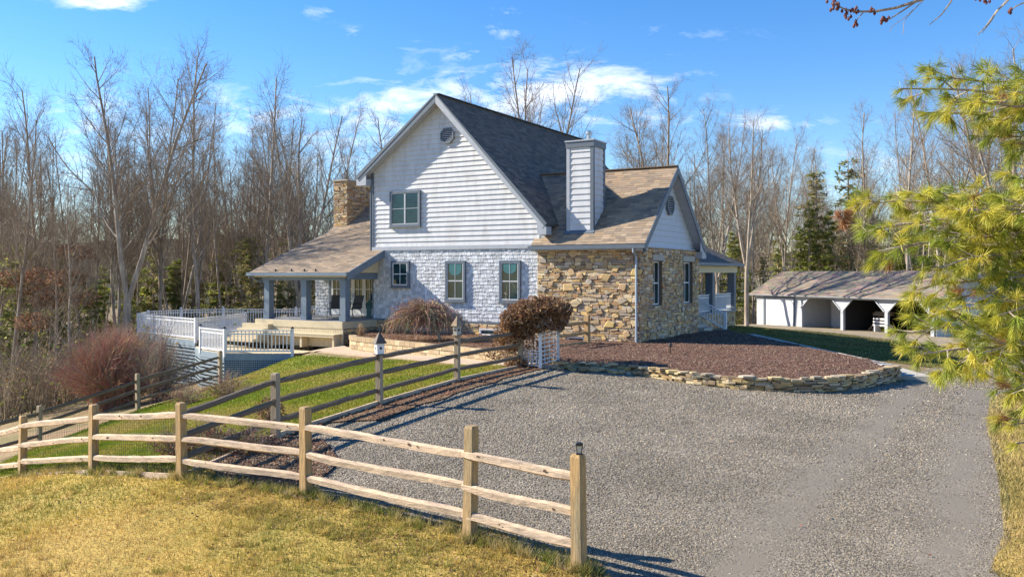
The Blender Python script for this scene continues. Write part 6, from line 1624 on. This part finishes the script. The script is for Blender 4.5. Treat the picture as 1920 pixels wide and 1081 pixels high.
EV = [evergreen(1, 12, 2.3, ragged=.6, pw=.48), evergreen(2, 12, 2.0, lo=.08, ragged=.6, pw=.5), evergreen(3, 12, 2.3, lo=.30, ragged=.65, pw=.42, dense=.55, pal=[(.22, .25, .08), (.30, .29, .11), (.40, .30, .14), (.18, .22, .07)]), evergreen(4, 12, 1.8, lo=.35, dense=.6, ragged=.65, pw=.40, pal=[(.24, .26, .09), (.32, .30, .11), (.42, .33, .15), (.2, .22, .08)])]
erow = [(1530, 92, 320, 3, 'sparse dark pine with brownish top above the garage roof'), (1590, 96, 285, 2, 'taller thin topped pine right of the sparse one above the garage'), (1500, 88, 420, 0, 'dark green hemlock above the left half of the garage roof'), (1555, 86, 390, 1, 'bushy green hemlock low behind the middle of the garage roof')]
for (px, Y, py, v, lab) in erow:
    x, H = topH(px, Y, py); put('evergreen_tree', lab, 'tree', 'evergreens behind the garage', EV[v], x, Y, H, rr.uniform(0, 6), 12, wid=1.1)
ez = [((-60, 240), (46, 62), (450, 540), 13, 'one of the young evergreens in the undergrowth at the far left'),
      ((240, 640), (52, 68), (440, 520), 18, 'one of the young evergreens in the undergrowth behind the deck'),
      ((1180, 1440), (72, 100), (430, 500), 12, 'one of the young evergreens in the wood behind the back porch'),
      ((1440, 1960), (84, 110), (370, 470), 24, 'one of the dense evergreens low behind the garage roof')]
for (xr, yr, tr_, cnt, lab) in ez:
    for k in range(cnt):
        px = xr[0] + (xr[1] - xr[0]) * (k + rr.random()) / cnt; Y = rr.uniform(*yr); py = rr.uniform(*tr_)
        x, H = topH(px, Y, py); H = max(H, 2.5); put('evergreen_tree', lab, 'tree', lab.replace('one of the ', ''), EV[rr.choice((0, 1, 2, 3))], x, Y, H, rr.uniform(0, 6.28), 12, wid=rr.uniform(1.0, 1.5))
# beech with clinging brown leaves at the far left
def beech(x, y, H, seed, lab):
    rr = random.Random(seed); z = g1(x, y); t = put('beech_tree', lab, 'tree', None, BT[4], x, y, H, rr.uniform(0, 6), 18)
    cs = [(x + rr.gauss(0, 1.2), y + rr.gauss(0, 1.0), z + H * rr.uniform(.35, .8), 1.0, .9, .5, 1) for _ in range(4)]
    l = leafcloud('clinging_leaves', None, None, cs, 420, (.05, .10), [(.24, .13, .08), (.19, .10, .06), (.32, .19, .11)], 'leafbrown', seed); l.parent = t
    mw = Matrix.Translation(t.location) @ Matrix.Rotation(t.rotation_euler.z, 4, 'Z') @ Matrix.Diagonal((*t.scale, 1)); l.matrix_parent_inverse = mw.inverted()
x, H = topH(105, 43, 400); beech(x, 43, H, 8, 'young beech holding dark red brown leaves at the left behind the back fence')
x, H = topH(30, 45, 430); beech(x, 45, H, 9, 'young beech with brown leaves nearest the left edge')
# undergrowth
def undergrowth(xr, yr, n, seed, label, hh=(.6, 2.6)):
    r = np.random.default_rng(seed); segs = []; L = []
    for i in range(n):
        Y = r.uniform(*yr); x = at(r.uniform(*xr), Y); z = g1(x, Y); h = r.uniform(*hh); k = r.integers(3, 8)
        for j in range(k):
            dx, dy = r.normal(0, .35 * h, 2); m = (x + dx * .4, Y + dy * .4, z + h * .55); segs.append(((x, Y, z), m, .018, .012)); segs.append((m, (x + dx, Y + dy, z + h * r.uniform(.8, 1.1)), .012, .005))
            for q in range(3): a, b, c = r.normal(0, .2 * h, 3); segs.append((m, (m[0] + a, m[1] + b, m[2] + abs(c) + .1), .008, .003))
        for j in range(r.integers(0, 14)): L.append((x + r.normal(0, .4 * h), Y + r.normal(0, .3 * h), z + r.uniform(.1, h)))
    V, T = tube_np(segs, 3); c1 = np.tile(np.array([(.34, .27, .19)]), (len(T), 1)) * np.repeat(r.uniform(.5, 1.5, (len(segs), 1)), 6, axis=0)
    P = np.array(L); m = len(P); s = r.uniform(.05, .14, m); R = euler_mats(r.uniform(0, 6.28, m), r.normal(0, .6, m), r.normal(0, .6, m)); W = np.einsum('nij,nkj->nki', R, tl[None] * s[:, None, None]) + P[:, None, :]
    T2 = tlf[None] + (np.arange(m) * 4)[:, None, None] + len(V); pal = np.array([(.26, .30, .06), (.34, .34, .08), (.36, .22, .10), (.44, .31, .16), (.20, .26, .05)]); c2 = np.repeat(pal[r.integers(0, 5, m)], 2, axis=0)
    o = np_mesh('undergrowth', np.concatenate([V, W.reshape(-1, 3)]), np.concatenate([T, T2.reshape(-1, 3)]), M['leafbrown'], np.concatenate([c1, c2])); tag(o, label, 'undergrowth', kind='stuff')
undergrowth((-80, 660), (44, 75), 1500, 1, 'tangled brown undergrowth on the wood floor beyond the deck')
undergrowth((-80, 300), (36, 50), 260, 3, 'thin saplings and brush on the slope left of the red shrub', (1.0, 4.0))
undergrowth((1150, 1980), (72, 105), 700, 2, 'brown brush and saplings in the wood behind the garage')

# ================================================================ NEAR PINE on the right and the budding limb above
pine = thing('pine_tree', 'white pine with long yellow green needles reaching in from the right edge', 'tree', (6.2, 7.6, g1(6.2, 7.6)))
pz = g1(6.2, 7.6)
mb = MB(); mb.tube([(6.2, 7.6, pz - .3), (6.25, 7.6, pz + 2), (6.2, 7.65, pz + 4.5), (6.22, 7.6, pz + 7.5), (6.2, 7.6, pz + 10)], [.20, .17, .13, .08, .02], 10); mb.build('trunk', M['bark'], pine)
rr = random.Random(31); tufts = []; bs_ = MB()
def pt(px, py, Y): return V3((at(px, Y), Y, zat(py, Y)))
def bough(start, end, Y0, Y1, r0, nsub, sag=.05, sub=.55, seed=0, dens=1.0):
    rr = random.Random(seed); a = V3(start); b = pt(*end, Y1); n = 9; pts = []
    for i in range(n + 1):
        t = i / n; p = a.lerp(b, t) + Z3 * (sag * math.sin(math.pi * t)) + V3((rr.gauss(0, .015), rr.gauss(0, .03), rr.gauss(0, .012))); pts.append(p)
    bs_.tube(pts, [r0 * (1 - .85 * i / n) + .003 for i in range(n + 1)], 6)
    L = (b - a).length
    tufts.append((pts[-1], (pts[-1] - pts[-2]).normalized()))
    for k in range(nsub):
        t = .18 + .8 * (k + rr.random()) / nsub; i = min(n - 1, int(t * n)); o = pts[i].lerp(pts[i + 1], t * n - i); d = (pts[i + 1] - pts[i]).normalized()
        s = 1 if k % 2 else -1
        up_ = Z3.cross(d).normalized(); sd = (up_ * (s * rr.uniform(.2, .9)) + Z3 * rr.uniform(-.55, .45) + d * rr.uniform(.5, 1.0)).normalized(); l = sub * (1.15 - t) * rr.uniform(.6, 1.2) + .12
        q = [o, o + sd * l * .5 + Z3 * .02, o + sd * l + Z3 * rr.uniform(-.02, .06)]; bs_.tube(q, [.007, .005, .003], 4)
        m = max(2, int(l / .085 * dens)); 
        for j in range(m):
            f = .25 + .75 * (j + .5) / m; c = q[0].lerp(q[2], f); sp = V3((rr.gauss(0, 1), rr.gauss(0, 1), rr.gauss(.1, .8))).normalized(); dd = (sd * .7 + sp * .75).normalized(); ll = rr.uniform(.04, .12); c2 = c + dd * ll; bs_.tube([c, c2], [.003, .0025], 3, cap=False); tufts.append((c2, dd))
        tufts.append((q[2], sd))
T_ = lambda z: (6.2, 7.6, z)
BO = [((1690, 165), 7.2, 4.35, 9), ((1735, 150), 7.6, 4.3, 9), ((1790, 185), 6.6, 4.2, 8), ((1760, 215), 7.0, 4.0, 8), ((1850, 190), 6.4, 4.2, 8), ((1905, 165), 6.2, 4.3, 8), ((1830, 255), 7.4, 3.9, 8), ((1890, 270), 6.8, 3.8, 9), ((1915, 330), 6.2, 3.6, 8),
      ((1605, 385), 7.4, 3.35, 13), ((1640, 425), 6.9, 3.25, 12), ((1650, 470), 6.6, 3.1, 12), ((1700, 395), 7.6, 3.3, 10), ((1740, 440), 7.2, 3.1, 11), ((1790, 400), 6.4, 3.3, 10), ((1850, 420), 6.8, 3.2, 10), ((1900, 400), 6.1, 3.2, 9), ((1760, 500), 6.5, 2.9, 11), ((1830, 480), 7.3, 2.9, 11), ((1890, 520), 6.6, 2.8, 10),
      ((1700, 545), 7.0, 2.75, 10), ((1745, 590), 7.6, 2.6, 9), ((1805, 560), 6.6, 2.7, 11), ((1870, 590), 6.2, 2.6, 10),
      ((1690, 625), 6.9, 2.45, 13), ((1730, 660), 6.5, 2.35, 12), ((1755, 700), 6.9, 2.3, 9), ((1790, 645), 7.3, 2.4, 11), ((1840, 660), 6.4, 2.3, 11), ((1900, 650), 6.8, 2.3, 10), ((1860, 735), 6.6, 2.1, 9), ((1905, 740), 6.2, 2.0, 9), ((1890, 800), 6.3, 1.9, 8), ((1915, 835), 6.0, 1.85, 6)]
for i, (e, Yv, zz, ns) in enumerate(BO):
    e2 = pt(*e, Yv); st = V3(T_(e2.z + rr.uniform(.0, .45) if e[1] > 300 else e2.z - .15))
    bough(st, e, 7.6, Yv, .022, int(ns * 1.8), seed=200 + i, sub=.50)
# keep tufts roughly inside the picture side of the tree (the far side of the crown stays thinner)
print('tufts', len(tufts))
r = np.random.default_rng(5); TP = np.array([tuple(t[0]) for t in tufts]); TD = np.array([tuple(t[1]) for t in tufts])
NN_ = 64; m = len(TP)
dirs = TD[:, None, :] * r.uniform(.6, 1.3, (m, NN_, 1)) + r.normal(0, .42, (m, NN_, 3)); dirs[:, :, 2] -= .32; dirs /= np.linalg.norm(dirs, axis=2)[:, :, None]
Ln = r.uniform(.085, .14, (m, NN_, 1)); base = TP[:, None, :] - TD[:, None, :] * r.uniform(0, .05, (m, NN_, 1)); tip = base + dirs * Ln; tip[:, :, 2] -= .012
side = np.cross(dirs, r.normal(0, 1, (m, NN_, 3))); side /= np.linalg.norm(side, axis=2)[:, :, None]; w_ = .0015
V = np.stack([base - side * w_ * .6, base + side * w_ * .6, (base + tip) / 2 + side * w_ * 1.1, tip, (base + tip) / 2 - side * w_ * 1.1], 2).reshape(-1, 5, 3)
q = len(V); T = (np.array([(0, 1, 2), (0, 2, 4), (4, 2, 3)])[None] + (np.arange(q) * 5)[:, None, None]).reshape(-1, 3)
tc_ = np.array([(.42, .43, .05), (.52, .49, .06), (.30, .36, .045), (.62, .55, .09), (.22, .27, .035)])[r.integers(0, 5, m)]; dead = r.uniform(0, 1, m) < .03; tc_[dead] = (.36, .18, .08)
c = np.repeat(np.repeat(tc_, NN_, axis=0) * r.uniform(.75, 1.25, (q, 1)), 3, axis=0)
nd = np_mesh('needles', V.reshape(-1, 3), T, M['needle'], c); nd.parent = pine; nd.matrix_parent_inverse = MW[pine.name].inverted()
bs_.build('branch', M['bark'], pine)
# dead brown needle clump
rr2 = np.random.default_rng(9); cp = [pt(1572, 400, 7.3), pt(1585, 410, 7.3), pt(1590, 398, 7.3), pt(1583, 420, 7.3)]
MBx = MB(); MBx.tube([pt(1605, 385, 7.4), cp[2], cp[0]], [.004, .004, .003], 4); V = []
for c_ in cp:
    for k in range(110):
        d = rr2.normal(0, 1, 3); d[2] -= .9; d /= np.linalg.norm(d); a = np.array(c_) + rr2.normal(0, .015, 3); b = a + d * rr2.uniform(.04, .10); s = np.cross(d, rr2.normal(0, 1, 3)); s /= np.linalg.norm(s); V += [a - s * .003, a + s * .003, b]
MBx.build('twig', M['bark'], pine)
dn = np_mesh('dead_needles', np.array(V), np.arange(len(V)).reshape(-1, 3), M['needle'], np.tile([(.40, .19, .08)], (len(V) // 3, 1))); dn.parent = pine; dn.matrix_parent_inverse = MW[pine.name].inverted()

# budding maple limb reaching in at the upper right
ml = thing('maple_tree', 'bare budding maple limbs with dark red bud clusters across the upper right corner', 'tree', (3.6, 2.2, g1(3.6, 2.2)))
mzb = g1(3.6, 2.2)
M['bud'] = material('red_buds', (.12, .03, .025), .7, .3, 60)
mb = MB(); mb.tube([(3.6, 2.2, mzb - .2), (3.62, 2.25, 2.0), (3.55, 2.4, 4.2), (3.3, 2.6, 6.5), (3.1, 2.8, 8.0)], [.10, .085, .07, .045, .01], 8); mb.build('trunk', M['bark'], ml)
tw = MB(); rr = random.Random(5)
def bud(p, s=1.0):
    bd = MB()
    for _ in range(5):
        c_ = p + V3((rr.gauss(0, .006), rr.gauss(0, .006), rr.gauss(0, .006))) * s; bd.cone((c_.x, c_.y, c_.z - .006 * s), .002 * s, .0055 * s, .006 * s, 5); bd.cone((c_.x, c_.y, c_.z), .0055 * s, .001 * s, .008 * s, 5)
    bd.build('bud_cluster', M['bud'], ml)
def twig(pp, Y, r0, r1, buds=()):
    pts = [pt(a, b, Y) for a, b in pp]; n = len(pts); tw.tube(pts, [r0 + (r1 - r0) * i / (n - 1) for i in range(n)], 5)
    for b in buds: bud(pt(*b, Y))
Yl = 2.8
root = V3((3.5, 2.45, 4.9))
A_ = pt(1960, -120, Yl); tw.tube([root, V3((2.8, 2.6, 4.6)), A_, pt(1800, -40, Yl)], [.03, .02, .012, .008], 6)
twig([(1800, -40), (1760, -12), (1720, 2), (1680, 15), (1640, 22), (1610, 22), (1585, 18), (1558, 6)], Yl, .0065, .0022, [(1565, 12), (1573, 15), (1588, 19), (1604, 20), (1631, 25), (1560, 3)])
twig([(1720, 2), (1690, 22), (1668, 36), (1654, 38)], Yl, .003, .0015, [(1655, 38), (1660, 37)])
twig([(1620, 22), (1608, 36), (1603, 43)], Yl, .002, .0012, [(1603, 42)])
twig([(1590, 18), (1590, 28)], Yl, .002, .0012, [(1590, 29)])
twig([(1800, -40), (1782, 5), (1765, 28), (1742, 47)], Yl + .15, .004, .0012)
twig([(1960, -60), (1900, -10), (1870, 20), (1850, 48), (1833, 66)], Yl + .1, .006, .0015, [(1852, -2), (1834, -3)])
twig([(1870, 20), (1860, 38), (1842, 62)], Yl + .1, .002, .001)
twig([(1740, -8), (1720, 12), (1708, 24), (1695, 40), (1693, 66)], Yl + .3, .002, .0008); twig([(1720, 12), (1700, 30), (1672, 50), (1668, 60)], Yl + .3, .0016, .0008)
twig([(1920, 5), (1905, 12), (1895, 20)], Yl, .003, .0015, [(1895, 20)])
tw.build('limb', M['bark'], ml); 
print('trees', NTREE, 'objects', len(bpy.data.objects))
